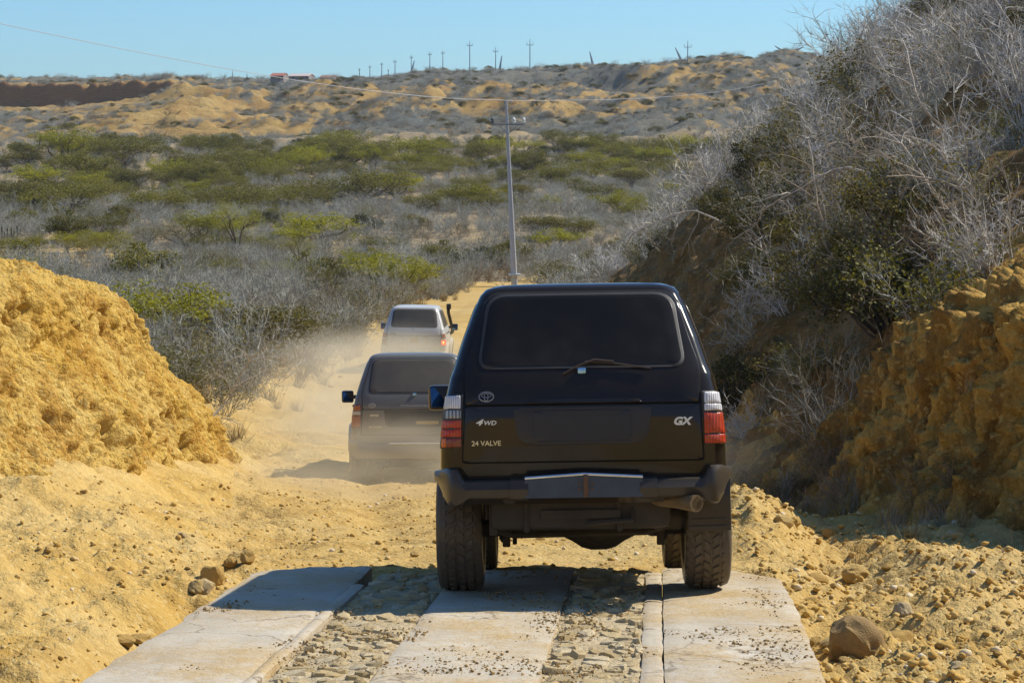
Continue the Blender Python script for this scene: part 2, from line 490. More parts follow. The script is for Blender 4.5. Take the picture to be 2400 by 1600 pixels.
def ground_z(X, Y, detail=True):
    X, Y = np.asarray(X, float), np.asarray(Y, float)
    zr, xc = road_z(Y), road_x(Y)
    z = zr.copy() if hasattr(zr, 'copy') else zr
    near = 1 - smooth(60, 110, Y)
    dl = np.maximum(0, xc - 2.3 - X)
    dr = np.maximum(0, X - xc - 2.0)
    z = z + near * (0.75 * (1 - np.exp(-dl * 0.22)) + 0.25 * smooth(0.2, 2.0, dl) * smooth(34, 42, Y))
    z = z + near * 0.35 * (1 - np.exp(-dr * 0.3)) * smooth(20, 32, Y)
    far = smooth(70, 180, Y) * (1 - smooth(430, 520, Y))
    z = z + far * (fbm(X / 38.0, Y / 38.0, 3, 3) * 2.4)
    # loose earth banked against the mound's foot
    z = z + 0.20 * np.exp(-((X + 4.35) / 0.6) ** 2) * smooth(16.5, 22, Y) * (1 - smooth(34, 37.5, Y)) + 0.16 * np.exp(-((X + 4.2) / 1.5) ** 2) * smooth(15, 19, Y) * (1 - smooth(30, 36, Y))
    # berms right of the road
    g = lambda x0, y0, sx, sy, h: h * np.exp(-((X - x0) / sx) ** 2 - ((Y - y0) / sy) ** 2)
    z = z + g(2.25, 22.2, 0.65, 2.2, 0.52) + g(2.95, 15.3, 0.5, 1.1, 0.30) - g(2.75, 19.0, 0.42, 3.2, 0.28) - g(2.9, 26.5, 0.6, 2.5, 0.30)
    z = z + g(2.2, 12.6, 0.4, 1.2, 0.06)
    # the slab's bed
    us = X - slab_x(Y)
    inslab = (np.abs(us) < 1.76) & (Y < 16.45)
    z = z - 0.40 * np.exp(-((us + 2.02) / 0.33) ** 2) * (1 - smooth(15.6, 16.6, Y)) * smooth(12.6, 13.8, Y)
    if detail:
        rough = 1 - 0.78 * np.exp(-((X - xc) / 1.9) ** 4)
        nr = 1 - smooth(45, 80, Y)
        z = z + nr * (fbm(X * 0.9, Y * 0.9, 3, 1) * 0.13 * (0.45 + rough) + fbm(X * 4.2, Y * 3.4, 4, 2) * 0.055 * (0.35 + rough) + fbm(X * 11, Y * 9, 3, 14) * 0.035 * smooth(0.3, 0.9, rough))
        w1, v1 = worley(X * 7.0, Y * 6.0, 4)
        w2, v2 = worley(X * 15.0, Y * 13.0, 6)
        rub = smooth(1.4, 2.0, us) * (1 - smooth(21, 26, Y)) + 0.55 * smooth(1.7, 2.4, -us) * (1 - smooth(18, 23, Y))
        z = z + nr * (0.05 * rub + 0.012) * np.maximum(0, 0.62 - w1) * (0.3 + v1) * 1.6 + nr * (0.026 * rub + 0.007) * np.maximum(0, 0.55 - w2) * (0.2 + v2) * 1.8
        # wheel ruts
        for s in (-0.78, 0.78):
            z = z - 0.06 * np.exp(-((X - xc - s) / 0.28) ** 2) * smooth(19, 25, Y) * (1 - smooth(90, 120, Y))
    z = np.where(inslab, np.minimum(z, slab_z(Y) - 0.13), z)
    # ground never stands above the slab right beside it
    beside = (np.abs(us) < 1.95) & (Y < 16.7)
    z = np.where(beside, np.minimum(z, slab_z(Y) - 0.015), z)
    return np.where(Y > 520, hill_z(X, np.maximum(Y, 520)) * smooth(520, 545, Y) + z * (1 - smooth(520, 545, Y)), z)

def gz(x, y):
    return float(ground_z(np.array([x]), np.array([y]), False)[0])

# ------------------------------------------------------------------ the hillside right of the road: stations of (x, z)
_HS = [
    (7,    [(9.6, -3.2), (10.0, -2.4), (10.9, -0.5), (12.0, 0.0), (15, 0.8), (19, 5), (40, 14)]),
    (14,   [(8.6, -3.4), (9.0, -2.8), (9.8, -0.9), (10.8, -0.3), (14, 0.8), (19, 5.0), (40, 14)]),
    (18,   [(7.0, -3.7), (7.4, -3.05), (8.1, -1.1), (9.1, -0.5), (13, 0.8), (18, 5.4), (40, 15)]),
    (20.5, [(5.2, -3.9), (5.6, -3.3), (6.2, -1.1), (7.2, -0.55), (11.5, 1.0), (17, 4.2), (40, 14)]),
    (22,   [(3.3, -3.80), (4.60, -3.12), (5.25, -1.40), (6.3, -0.80), (10.5, 0.5), (16, 3.8), (40, 13)]),
    (23.3, [(2.6, -3.92), (3.95, -3.20), (4.60, -1.58), (5.7, -0.92), (9.8, 0.5), (15, 4.2), (40, 14)]),
    (25,   [(2.2, -4.12), (3.50, -3.38), (4.22, -1.85), (5.3, -1.10), (9.3, 0.8), (15, 4.8), (40, 15)]),
    (26.6, [(1.9, -4.3), (2.95, -3.60), (4.0, -2.65), (5.1, -1.4), (8.8, 1.3), (15, 5.4), (40, 16)]),
    (30,   [(2.0, -4.7), (2.5, -3.95), (3.9, -2.6), (5.3, -0.9), (8.5, 2.0), (15, 7.2), (40, 17)]),
    (45,   [(1.9, -5.7), (2.3, -4.9), (4.1, -2.1), (6.0, -0.3), (10, 3.1), (17, 8), (40, 16)]),
    (60,   [(2.0, -6.2), (2.5, -5.3), (4.6, -1.5), (6.6, -0.2), (11, 3.6), (18, 8.4), (42, 16)]),
    (75,   [(2.2, -6.6), (2.7, -5.6), (4.7, -2.6), (7.0, -1.0), (12.0, 3.2), (19, 8), (44, 16)]),
    (90,   [(2.3, -7), (2.9, -5.9), (4.5, -4.2), (8.0, -1.9), (13.0, 2.0), (20, 6.8), (46, 15)]),
    (130,  [(3.2, -7.4), (4.0, -6.4), (6.5, -5.2), (12.0, -2.2), (17, 1.0), (25, 5.5), (50, 13)]),
    (170,  [(9.0, -7.6), (10, -6.6), (14, -5.6), (21, -3.2), (27, -0.6), (36, 3.0), (60, 9)]),
    (235,  [(22, -7.6), (24, -6.8), (28, -6.4), (34, -5.6), (42, -4.0), (52, -2.0), (80, 2)]),
]
_hsY = [s[0] for s in _HS]
_hsX = np.array([[p[0] for p in s[1]] for s in _HS])
_hsZ = np.array([[p[1] for p in s[1]] for s in _HS])
def hs_profile(Y):
    Y = np.asarray(Y, float)
    X = np.stack([hermite(_hsY, _hsX[:, k], Y) for k in range(7)], -1)
    Z = np.stack([hermite(_hsY, _hsZ[:, k], Y) for k in range(7)], -1)
    return X, Z
def hillside_z(x, y):
    X, Z = hs_profile(np.array([y]))
    return float(np.interp(x, X[0], Z[0]))
def hs_foot(y):
    return float(hs_profile(np.array([y]))[0][0, 1])

# ------------------------------------------------------------------ the earth mound left of the road
_MS = [
    (18.8, [(-4.3, -3.5), (-4.7, -3.05), (-5.2, -2.95), (-5.9, -2.9), (-7.0, -2.85), (-11, -2.9), (-14, -3.3)]),
    (20.6, [(-4.0, -3.7), (-4.35, -3.12), (-4.75, -2.78), (-5.3, -2.45), (-6.6, -2.15), (-11, -2.2), (-14, -3.2)]),
    (22.5, [(-3.8, -3.9), (-4.15, -3.30), (-4.55, -2.65), (-5.1, -2.05), (-6.3, -1.35), (-11, -1.6), (-14, -3.3)]),
    (26,   [(-3.7, -4.3), (-4.05, -3.62), (-4.5, -2.75), (-5.05, -1.95), (-6.1, -0.98), (-11, -1.3), (-15, -3.6)]),
    (30,   [(-3.6, -4.6), (-3.95, -3.95), (-4.38, -3.05), (-4.98, -2.25), (-6.05, -1.30), (-11, -1.3), (-15, -4.0)]),
    (33,   [(-3.6, -4.9), (-3.9, -4.25), (-4.25, -3.45), (-4.80, -2.75), (-5.85, -2.0), (-11, -1.8), (-15, -4.2)]),
    (35,   [(-3.7, -5.1), (-4.0, -4.42), (-4.4, -3.75), (-4.95, -3.15), (-5.9, -2.55), (-11, -2.6), (-15, -4.4)]),
    (37.5, [(-4.2, -5.3), (-4.6, -4.65), (-5.0, -4.45), (-5.6, -4.3), (-6.6, -4.2), (-11, -4.2), (-15, -4.6)]),
]

def sweep_grid(stations, Ys, us):
    """Grid of points: row = forward distance, column = position along the profile (0..6)."""
    sy = [s[0] for s in stations]
    SX = np.array([[p[0] for p in s[1]] for s in stations])
    SZ = np.array([[p[1] for p in s[1]] for s in stations])
    PX = np.stack([hermite(sy, SX[:, k], Ys) for k in range(7)], -1)
    PZ = np.stack([hermite(sy, SZ[:, k], Ys) for k in range(7)], -1)
    k = np.arange(7)
    # Catmull-Rom along the profile
    def cr(P):
        out = np.zeros((len(Ys), len(us)))
        for j, u in enumerate(us):
            i = min(int(u), 5)
            t = u - i
            p0, p1, p2, p3 = P[:, max(i - 1, 0)], P[:, i], P[:, i + 1], P[:, min(i + 2, 6)]
            out[:, j] = 0.5 * ((2 * p1) + (-p0 + p2) * t + (2 * p0 - 5 * p1 + 4 * p2 - p3) * t * t + (-p0 + 3 * p1 - 3 * p2 + p3) * t**3)
        return out
    X, Z = cr(PX), cr(PZ)
    Y = np.repeat(np.asarray(Ys)[:, None], len(us), 1)
    return X, Y, Z

def grid_normals(X, Y, Z):
    P = np.stack([X, Y, Z], -1)
    du, dv = np.gradient(P, axis=0), np.gradient(P, axis=1)
    n = np.cross(du, dv)
    n /= np.linalg.norm(n, axis=-1, keepdims=True) + 1e-9
    s = np.sign(n[..., 2:3] + 1e-6)
    return n * s

# ------------------------------------------------------------------ ground sheet, road and hills (one grid, cut into objects)
def build_ground():
    rows = list(np.arange(-300, -20, 10.0)) + list(np.arange(-20, 10.4, 0.8))
    y = 10.4
    while y < 4000:
        rows.append(y)
        y += max(0.028, 0.0031 * y if y < 46 else 0.011 * y if y < 500 else (0.35 if 895 < y < 902 else 0.0042 * y) if y < 1060 else 0.06 * y)
    rows = np.array(rows)
    nd = 460
    s = np.linspace(-1, 1, nd)
    ext = np.array([1.0, 3.5, 9, 22, 60, 160, 420, 1000, 2200])
    w = 5.6 + 0.235 * np.maximum(rows, 0)
    Xd = s[None, :] * w[:, None] + np.where(rows[:, None] < 40, 0.0, 0.0)
    XL = -w[:, None] - ext[::-1][None, :]
    XR = w[:, None] + ext[None, :]
    X = np.concatenate([XL, Xd, XR], 1)
    Y = np.repeat(rows[:, None], X.shape[1], 1)
    Z = ground_z(X, Y)
    nr, nc = X.shape
    V = np.stack([X, Y, Z], -1).reshape(-1, 3)
    Q = grid_quads(nr, nc)
    cx = V[Q].mean(1)
    xc = road_x(cx[:, 1])
    wob = fbm(cx[:, 0] * 0.5, cx[:, 1] * 0.25, 3, 8) * 1.2
    road = (np.abs(cx[:, 0] - xc) < 2.3 + wob * 0.7) & (cx[:, 1] > 16.4) & (cx[:, 1] < 165)
    hills = cx[:, 1] > 545
    soil = (cx[:, 1] < 78 + wob * 6) & (cx[:, 0] > -6.2 + wob * 1.0 - 0.02 * cx[:, 1]) & (cx[:, 1] < 1e9)
    soil |= (cx[:, 1] < 40)
    apron = (cx[:, 0] < slab_x(np.minimum(cx[:, 1], 17)) - 2.6 + wob * 1.6 - 0.06 * np.maximum(0, cx[:, 1] - 17)) & (cx[:, 1] < 37 + wob) & (cx[:, 1] > 9)
    soil |= (np.abs(cx[:, 0] - xc) < 4.5 + wob * 2) & (cx[:, 1] < 160)
    soil |= (np.hypot(cx[:, 0] + 37.5, (cx[:, 1] - 185) * 0.5) < 7 + wob * 2)
    def cut(name, mask, mats, mi=None, attrs=None):
        q = Q[mask]
        ids, inv = np.unique(q, return_inverse=True)
        me = np_mesh(name, V[ids], None, inv.reshape(-1, 4), True, mi[mask] if mi is not None else None)
        for nm, vals in (attrs or {}).items():
            a = me.attributes.new(nm, 'FLOAT', 'POINT')
            a.data.foreach_set('value', np.asarray(vals.ravel()[ids], np.float32))
        return kind(link(name, me, mats), 'structure')
    cut('dirt_road', road, [M['road_soil']])
    cut('ground', ~road & ~hills, [M['road_soil'], M['valley_soil'], M['apron_soil']], np.where(apron, 2, np.where(soil, 0, 1)))
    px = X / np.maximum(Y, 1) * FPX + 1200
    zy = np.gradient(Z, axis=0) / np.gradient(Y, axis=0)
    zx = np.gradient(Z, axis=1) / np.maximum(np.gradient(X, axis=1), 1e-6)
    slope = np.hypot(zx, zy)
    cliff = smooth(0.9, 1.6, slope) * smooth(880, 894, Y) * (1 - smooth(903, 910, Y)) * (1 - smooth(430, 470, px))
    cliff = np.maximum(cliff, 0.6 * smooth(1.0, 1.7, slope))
    bare = 0.50 * smooth(560, 640, Y) * (1 - smooth(880, 915, Y)) * np.exp(-((px - 330) / 260) ** 2) + 0.25 * fbm(X / 60.0, Y / 60.0, 2, 37) + 0.14 * np.exp(-((px - 1150) / 260) ** 2) * smooth(760, 820, Y) * (1 - smooth(880, 930, Y)) + 0.20 * np.exp(-((px - 1700) / 160) ** 2) * smooth(780, 860, Y) + 0.22 * np.exp(-((px - 820) / 160) ** 2 - ((Y - 815) / 60) ** 2) - 0.12 * np.exp(-((px - 720) / 330) ** 2) * smooth(860, 930, Y) + 0.10 * smooth(0.5, 1.0, slope) + 0.42 * np.clip(-zx, -0.25, 0.45)  # last term paints sun-facing slopes paler and shaded ones darker
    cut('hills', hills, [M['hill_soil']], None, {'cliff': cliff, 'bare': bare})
build_ground()

def build_hillside():
    Ys = [7.0]
    while Ys[-1] < 235:
        Ys.append(Ys[-1] + (0.034 if 20.6 < Ys[-1] < 27.5 else 0.35 if Ys[-1] < 20.6 else max(0.05, 0.0042 * Ys[-1])))
    Ys = np.array(Ys)
    us = np.concatenate([np.linspace(0, 1, 14, False), np.linspace(1, 2, 120, False), np.linspace(2, 3, 44, False), np.linspace(3, 4, 40, False), np.linspace(4, 6, 40)])
    X, Y, Z = sweep_grid(_HS, Ys, us)
    n = grid_normals(X, Y, Z)
    arc = np.cumsum(np.hypot(np.gradient(X, axis=1), np.gradient(Z, axis=1)), 1)
    U = np.repeat(us[None, :], len(Ys), 0)
    face = smooth(0.6, 1.1, U) * (1 - smooth(2.0, 2.5, U))
    bankw = face * (1 - smooth(25, 29, Y))
    fl = 0.5 - 1.6 * np.abs(fbm(Y * 1.5 + 0.35 * arc, arc * 0.45, 4, 41))
    d = face * (fl * 0.40 + fbm(Y * 5, arc * 1.7, 3, 43) * 0.20)
    w1, v1 = worley(Y * 5.2 + fbm(Y * 2, arc * 2, 2, 3), arc * 1.8, 45)
    d = d - bankw * smooth(0.5, 0.05, w1) * 0.36 * (0.15 + v1)
    w2, v2 = worley(Y * 9, arc * 5.0, 47)
    d = d + bankw * np.maximum(0, 0.55 - w2) * 0.16 - bankw * smooth(0.4, 0.05, w2) * (v2 > 0.6) * 0.12
    w3, v3 = worley(Y * 17, arc * 13, 48)
    d = d + bankw * (np.maximum(0, 0.55 - w3) * 0.07 * v3 + fbm(Y * 12, arc * 9, 3, 49) * 0.06)
    grv = np.abs(fbm(Y * 3.2 + 0.5 * arc, arc * 0.35, 3, 50))
    d = d - bankw * smooth(0.10, 0.0, grv) * 0.24
    hill = smooth(2.3, 3.2, U) * (1 - 0.75 * (1 - smooth(25, 28, Y)) * (1 - smooth(3.2, 4.0, U)))
    d = d + hill * (fbm(X / 3.0, Y / 3.5, 4, 51) * 1.1 + fbm(X * 1.3, Y * 1.3, 3, 53) * 0.25) + (1 - hill) * fbm(X * 3, Y * 3, 4, 55) * 0.10
    led = (1 - smooth(26, 30, Y)) * smooth(1.6, 2.1, U) * (1 - smooth(2.9, 3.3, U))
    wl_, vl = worley(X * 5.0, Y * 3.5, 57)
    d = d + led * np.maximum(0, 0.6 - wl_) * 0.30
    X, Y, Z = X + n[..., 0] * d, Y + n[..., 1] * d, Z + n[..., 2] * d
    V = np.stack([X, Y, Z], -1).reshape(-1, 3)
    Q = grid_quads(*X.shape)
    c = V[Q].mean(1)
    wob = fbm(c[:, 1] * 1.4, c[:, 2] * 1.4, 3, 59)
    uq = np.repeat(us[None, :-1], len(Ys) - 1, 0).ravel()
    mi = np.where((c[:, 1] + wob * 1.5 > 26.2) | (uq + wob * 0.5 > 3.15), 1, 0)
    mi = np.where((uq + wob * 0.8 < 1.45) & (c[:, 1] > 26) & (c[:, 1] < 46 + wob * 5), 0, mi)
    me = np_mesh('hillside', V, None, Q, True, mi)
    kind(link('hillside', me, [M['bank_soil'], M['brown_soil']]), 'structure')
build_hillside()

def build_mound():
    Ys = np.arange(18.6, 38.0, 0.030)
    us = np.concatenate([np.linspace(0, 1, 16, False), np.linspace(1, 2, 52, False), np.linspace(2, 3, 48, False), np.linspace(3, 4, 56, False), np.linspace(4, 4.4, 36, False), np.linspace(4.4, 6, 24)])
    X, Y, Z = sweep_grid(_MS, Ys, us)
    n = grid_normals(X, Y, Z)
    arc = np.cumsum(np.hypot(np.gradient(X, axis=1), np.gradient(Z, axis=1)), 1)
    U = np.repeat(us[None, :], len(Ys), 0)
    steep = 1 - n[..., 2]
    w = smooth(0.3, 1.2, U) * smooth(18.9, 21.0, Y) * (1 - 0.6 * smooth(36.2, 37.5, Y))
    a2 = arc * 0.6 + 0.25 * Y                     # the lumps lean down the slope
    d = fbm(Y * 0.55, arc * 0.7, 3, 61) * 0.30 + fbm(Y * 1.5, a2 * 2.0, 4, 63) * 0.17
    w0, v0 = worley(Y * 1.9 + 0.4 * fbm(Y, arc, 2, 9), arc * 2.2, 65)
    d = d - smooth(0.42, 0.05, w0) * 0.22 * smooth(0.45, 0.9, v0)
    w1, v1 = worley(Y * 4.6 + 0.5 * fbm(Y * 3, arc * 3, 2, 8), arc * 5.0, 67)
    d = d - smooth(0.45, 0.08, w1) * 0.13 * smooth(0.35, 0.8, v1) + smooth(0.4, 0.0, w1) * 0.05 * (v1 < 0.18)
    w2, v2 = worley(Y * 10.5, arc * 11.5, 69)
    d = d - smooth(0.45, 0.1, w2) * 0.060 * smooth(0.45, 0.8, v2) + np.maximum(0, 0.5 - w2) * 0.06 * (v2 < 0.45) + fbm(Y * 13, arc * 13, 3, 73) * 0.05
    rill = fbm(Y * 3.0, arc * 0.6, 3, 71)
    d = d + smooth(0.35, 0.65, steep) * rill * 0.16
    d = d * w
    X, Y, Z = X + n[..., 0] * d, Y + n[..., 1] * d, Z + n[..., 2] * d
    V = np.stack([X, Y, Z], -1).reshape(-1, 3)
    kind(link('earth_mound', np_mesh('earth_mound', V, None, grid_quads(*X.shape), True), [M['mound_soil']]), 'structure')
build_mound()
# ------------------------------------------------------------------ pavement: two wheel tracks of concrete with cobbles between
def build_pavement():
    root = kind(empty('pavement', (slab_x(11.55), 11.55, slab_z(11.55))), 'structure')
    ox, oy, oz = root.location
    END = 16.7
    def edge(u, v, k):
        return u + 0.012 * fbm(np.asarray(v) * 1.7, np.full(np.shape(v), k * 7.3), 3, 80)
    def strip(name, u0, u1, vend, seed, top=0.0, mat='concrete', lump=0.004, chip=None, n=None, depth=0.24):
        vs = np.concatenate([np.arange(-16, 10, 1.0), np.arange(10, vend - 0.02, 0.045), [vend]])
        nu = n or max(6, int((u1 - u0) / 0.045))
        t = np.linspace(0, 1, nu)
        a, b_ = edge(u0, vs, seed), edge(u1, vs, seed + 1)
        if chip:
            a, b_ = chip(vs, a, b_)
        U = a[:, None] + (b_ - a)[:, None] * t[None, :]
        Vv = np.repeat(vs[:, None], nu, 1)
        # ragged far end
        Vv = Vv + np.where(Vv > vend - 0.01, fbm(U * 3.0, U * 0 + seed, 3, 81) * 0.10, 0)
        X = slab_x(Vv) + U
        Z = slab_z(Vv) + top + fbm(U * 6, Vv * 5, 4, 82 + seed) * lump * 2 + fbm(U * 1.2, Vv * 0.9, 2, 83 + seed) * 0.008
        # crumbly rounded border
        rim = np.minimum(t, 1 - t)[None, :] * (u1 - u0)
        Z = Z - 0.008 * np.exp(-(rim / 0.012) ** 2)
        P = np.stack([X - ox, Vv - oy, Z - oz], -1)
        nr, nc = P.shape[:2]
        V = P.reshape(-1, 3)
        Q = [grid_quads(nr, nc)]
        # side walls down into the ground
        ringi = np.concatenate([np.arange(nr) * nc, (nr - 1) * nc + np.arange(1, nc), (np.arange(nr - 1)[::-1]) * nc + nc - 1])
        low = V[ringi] - np.array([0, 0, depth])
        low[:, 2] += 0.0
        k = len(ringi)
        base = len(V)
        V = np.concatenate([V, low])
        i = np.arange(k - 1)
        Q.append(np.stack([ringi[i], ringi[i + 1], base + i + 1, base + i], -1))
        me = np_mesh(name, V, None, np.concatenate(Q), True)
        me.set_sharp_from_angle(angle=R(40))
        return link(name, me, [M[mat]], root)
    def chip_left(v, a, b_):
        return a + 0.30 * smooth(16.25, 16.72, v) ** 2 + 0.03 * fbm(v * 3, v * 0, 3, 85), b_
    def chip_right(v, a, b_):
        return a, b_ - 0.42 * smooth(15.7, 16.75, v) ** 1.5 + 0.035 * fbm(v * 0.9, v * 0 + 3, 4, 86)
    strip('concrete_strip', -1.82, -1.038, 16.72, 1, 0.004, chip=chip_left)
    strip('concrete_strip', -0.42, 0.40, 16.55, 5, 0.0)
    strip('concrete_strip', 1.024, 1.82, 16.60, 9, 0.004, chip=chip_right)
    strip('concrete_kerb', 0.905, 1.020, 16.45, 13, -0.004, n=6)
    strip('concrete_kerb', -1.037, -0.965, 15.6, 17, 0.006, n=5)
    stone_meshes = []
    for k in range(14):
        rr = random.Random(900 + k)
        n = 7
        ang = sorted(2 * PI * (i + rr.uniform(-0.3, 0.3)) / n for i in range(n))
        rad = [rr.uniform(0.38, 0.56) for _ in range(n)]
        asp = rr.uniform(0.6, 0.95)
        rings = []
        for f, z in ((1.05, -0.30), (1.0, 0.02), (0.90, 0.10), (0.5, 0.12)):
            rings.append([(math.cos(a) * r * f, math.sin(a) * r * f * asp, z + rr.uniform(-0.07, 0.07)) for a, r in zip(ang, rad)])
        V = [p for r_ in rings for p in r_] + [(0, 0, 0.12)]
        Q = grid_quads(4, n, True)
        T = [(21 + i, 21 + (i + 1) % n, 28) for i in range(n)]
        me = np_mesh('stone', V, T, Q, True)
        me.set_sharp_from_angle(angle=R(25))
        me.materials.append(M['cobble'])
        stone_meshes.append(me)
    for u0, u1, vend, seed in ((-0.965, -0.42, 16.45, 21), (0.40, 0.915, 16.40, 25)):
        bed = strip('cobble_strip', u0, u1, vend, seed, -0.020, 'mortar', 0.013)
        rr = random.Random(seed)
        cells = []
        v = 11.2
        while v < vend - 0.05:
            h = rr.uniform(0.10, 0.155)
            u = u0 + rr.uniform(0.0, 0.03)
            while u < u1 - 0.05:
                w = rr.uniform(0.09, 0.20)
                w = min(w, u1 - u)
                if rr.random() > 0.06:
                    cells.append((u + w / 2, v + h / 2 + rr.uniform(-0.02, 0.02), w, h))
                u += w + 0.008
            v += h + 0.006
        rr.shuffle(cells)
        for (u, v, w, h) in cells[:145]:
            o = link('stone', rr.choice(stone_meshes), None, bed)
            o.location = (slab_x(v) + u - ox, v - oy, slab_z(v) - 0.017 - oz + rr.uniform(-0.010, 0.008))
            o.rotation_euler = (rr.uniform(-0.2, 0.2) - 0.061, rr.uniform(-0.2, 0.2), rr.choice((0, PI)) + rr.uniform(-0.25, 0.25))
            s = rr.uniform(0.5, 1.02)
            o.scale = (w * s, h * s * 1.15, rr.uniform(0.08, 0.16))
build_pavement()

# ------------------------------------------------------------------ loose rocks
def rock_mesh(seed, sub=2, rough=0.22):
    bm = bmesh.new()
    bmesh.ops.create_icosphere(bm, subdivisions=sub, radius=0.5)
    rr = random.Random(seed)
    cuts = []
    for _ in range(9):
        d = Vector((rr.gauss(0, 1), rr.gauss(0, 1), rr.gauss(0, 1))).normalized()
        cuts.append((d, rr.uniform(0.30, 0.44)))
    for v in bm.verts:
        p = v.co.copy()
        for d, k in cuts:
            e = p.dot(d) - k
            if e > 0:
                p -= d * e * 0.85
        q = p * 3.1
        nz = float(fbm(np.array([q.x + q.z * 0.7 + seed]), np.array([q.y - q.z * 0.6]), 3, seed)[0])
        v.co = p * (1 + rough * nz)
    me = bpy.data.meshes.new('rock')
    bm.to_mesh(me)
    bm.free()
    me.polygons.foreach_set('use_smooth', np.ones(len(me.polygons), bool))
    me.set_sharp_from_angle(angle=R(22))
    return me

ROCKS = [rock_mesh(300 + k, 2, 0.4) for k in range(10)]
for me in ROCKS:
    me.materials.append(M['rock'])
BIG = [rock_mesh(400 + k, 4, 0.30) for k in range(6)]

def surf_z(x, y):
    if abs(x - slab_x(y)) < 1.8 and y < 16.6:
        return float(slab_z(y))
    return float(ground_z(np.array([x]), np.array([y]))[0])

def ray_to_ground(px, py, y0=11.0, y1=480.0):
    Ys = np.geomspace(y0, y1, 4000)
    d = at(px, py, 1.0)
    zz = d.z * Ys
    g = ground_z(d.x * Ys, Ys, False)
    k = np.argmax(zz < g)
    return d.x * Ys[k], Ys[k], float(g[k])

def place_rock(px, py, w, h, mesh, label, mat=None, squash=1.0, rz=0.0, sink=0.12):
    """w, h in photo pixels of the rock whose base is seen at (px, py)."""
    x, y, z = ray_to_ground(px, py, 11.0, 60)
    W, H = w * y / FPX, h * y / FPX
    o = link('rock', mesh if mat is None else mesh.copy(), None)
    if mat is not None:
        o.data.materials.clear()
        o.data.materials.append(mat)
    z = surf_z(x, y)
    o.location = (x, y + W * 0.3, z + H * (0.5 - sink))
    dims = [max(v.co[i] for v in mesh.vertices) - min(v.co[i] for v in mesh.vertices) for i in range(3)]
    o.scale = (W / dims[0], W * squash / dims[1], H / dims[2])
    o.rotation_euler = (0, 0, rz)
    return thing(o, label, 'rock')
for me in BIG:
    me.materials.append(M['rock'])
place_rock(498, 1378, 58, 62, BIG[0], 'largest of the tan rocks at the far left corner of the concrete slab')
place_rock(462, 1398, 54, 40, BIG[1], 'flat brown rock lying just in front of the largest rock by the slab corner', None, 0.9, 0.6)
place_rock(577, 1352, 36, 40, BIG[2], 'upright tan rock touching the far left corner of the slab')
place_rock(538, 1352, 32, 28, BIG[3], 'small pale rock between the two upright rocks at the slab corner')
place_rock(972, 1304, 22, 16, BIG[4], 'lone small yellow rock on the dirt road left of the black car')
place_rock(2005, 1572, 150, 140, BIG[5], 'big dark brown boulder beside the right edge of the slab', M['dark_rock'], 0.8, 0.5, 0.2)
place_rock(2100, 1500, 90, 60, BIG[0], 'broad tan rock leaning behind the big boulder', None, 1.0, 1.1, 0.3)
place_rock(2010, 1385, 66, 44, BIG[3], 'flat tan rock in the rubble halfway up the right of the slab', None, 1.0, 2.0, 0.2)
place_rock(2118, 1440, 50, 40, BIG[1], 'tan rock in the rubble right of the flat tan one', None, 1.0, 0.2, 0.2)
place_rock(322, 1500, 60, 26, BIG[2], 'low stone against the left edge of the slab in the car shadow', None, 1.0, 0.4, 0.3)
place_rock(290, 1512, 66, 34, BIG[4], 'yellow rock at the tip of the car shadow left of the slab', None, 1.0, 1.4, 0.3)

def scatter_rocks():
    rr = random.Random(7)
    zones = [
        ('loose tan stone in the rubble strip right of the concrete slab', 'stones in the rubble right of the slab', 90, (1.62, 3.7), (11.4, 22.5), 'R'),
        ('loose stone on the sandy apron left of the concrete slab', 'stones on the apron left of the slab', 45, (-4.6, -1.75), (11.8, 22), 'L'),
        ('small stone lying on the dirt road beyond the slab', 'stones on the dirt road', 35, (-3.2, 2.2), (17.2, 34), 'F'),
        ('stone scattered on the bare shoulder beside the two distant cars', 'stones on the shoulder by the distant cars', 25, (-5.2, 1.5), (36, 75), 'D'),
    ]
    for label, group, n, (x0, x1), (y0, y1), zn in zones:
        for _ in range(n):
            y = y0 + (y1 - y0) * rr.random() ** (1.4 if zn != 'D' else 1.0)
            x = rr.uniform(x0, x1)
            if zn == 'R':
                x = slab_x(min(y, 16.7)) + rr.uniform(1.9, 3.9)
            if zn == 'L':
                x = slab_x(min(y, 16.7)) - rr.uniform(1.95, 4.4)
            if zn == 'D':
                x = float(road_x(y)) + rr.choice((-1, 1)) * rr.uniform(1.2, 3.4)
            s = min(0.16, 0.026 * rr.paretovariate(1.9)) * (1.25 if zn == 'R' else 0.9 if zn != 'D' else 1.6)
            o = link('rock', rr.choice(ROCKS))
            o.location = (x, y, surf_z(x, y) + s * 0.08)
            o.scale = (s * rr.uniform(0.9, 1.5), s * rr.uniform(0.8, 1.3), s * rr.uniform(0.5, 0.95))
            o.rotation_euler = (rr.uniform(-0.4, 0.4), rr.uniform(-0.4, 0.4), rr.uniform(0, 6.3))
            thing(o, label, 'rock', group)
scatter_rocks()

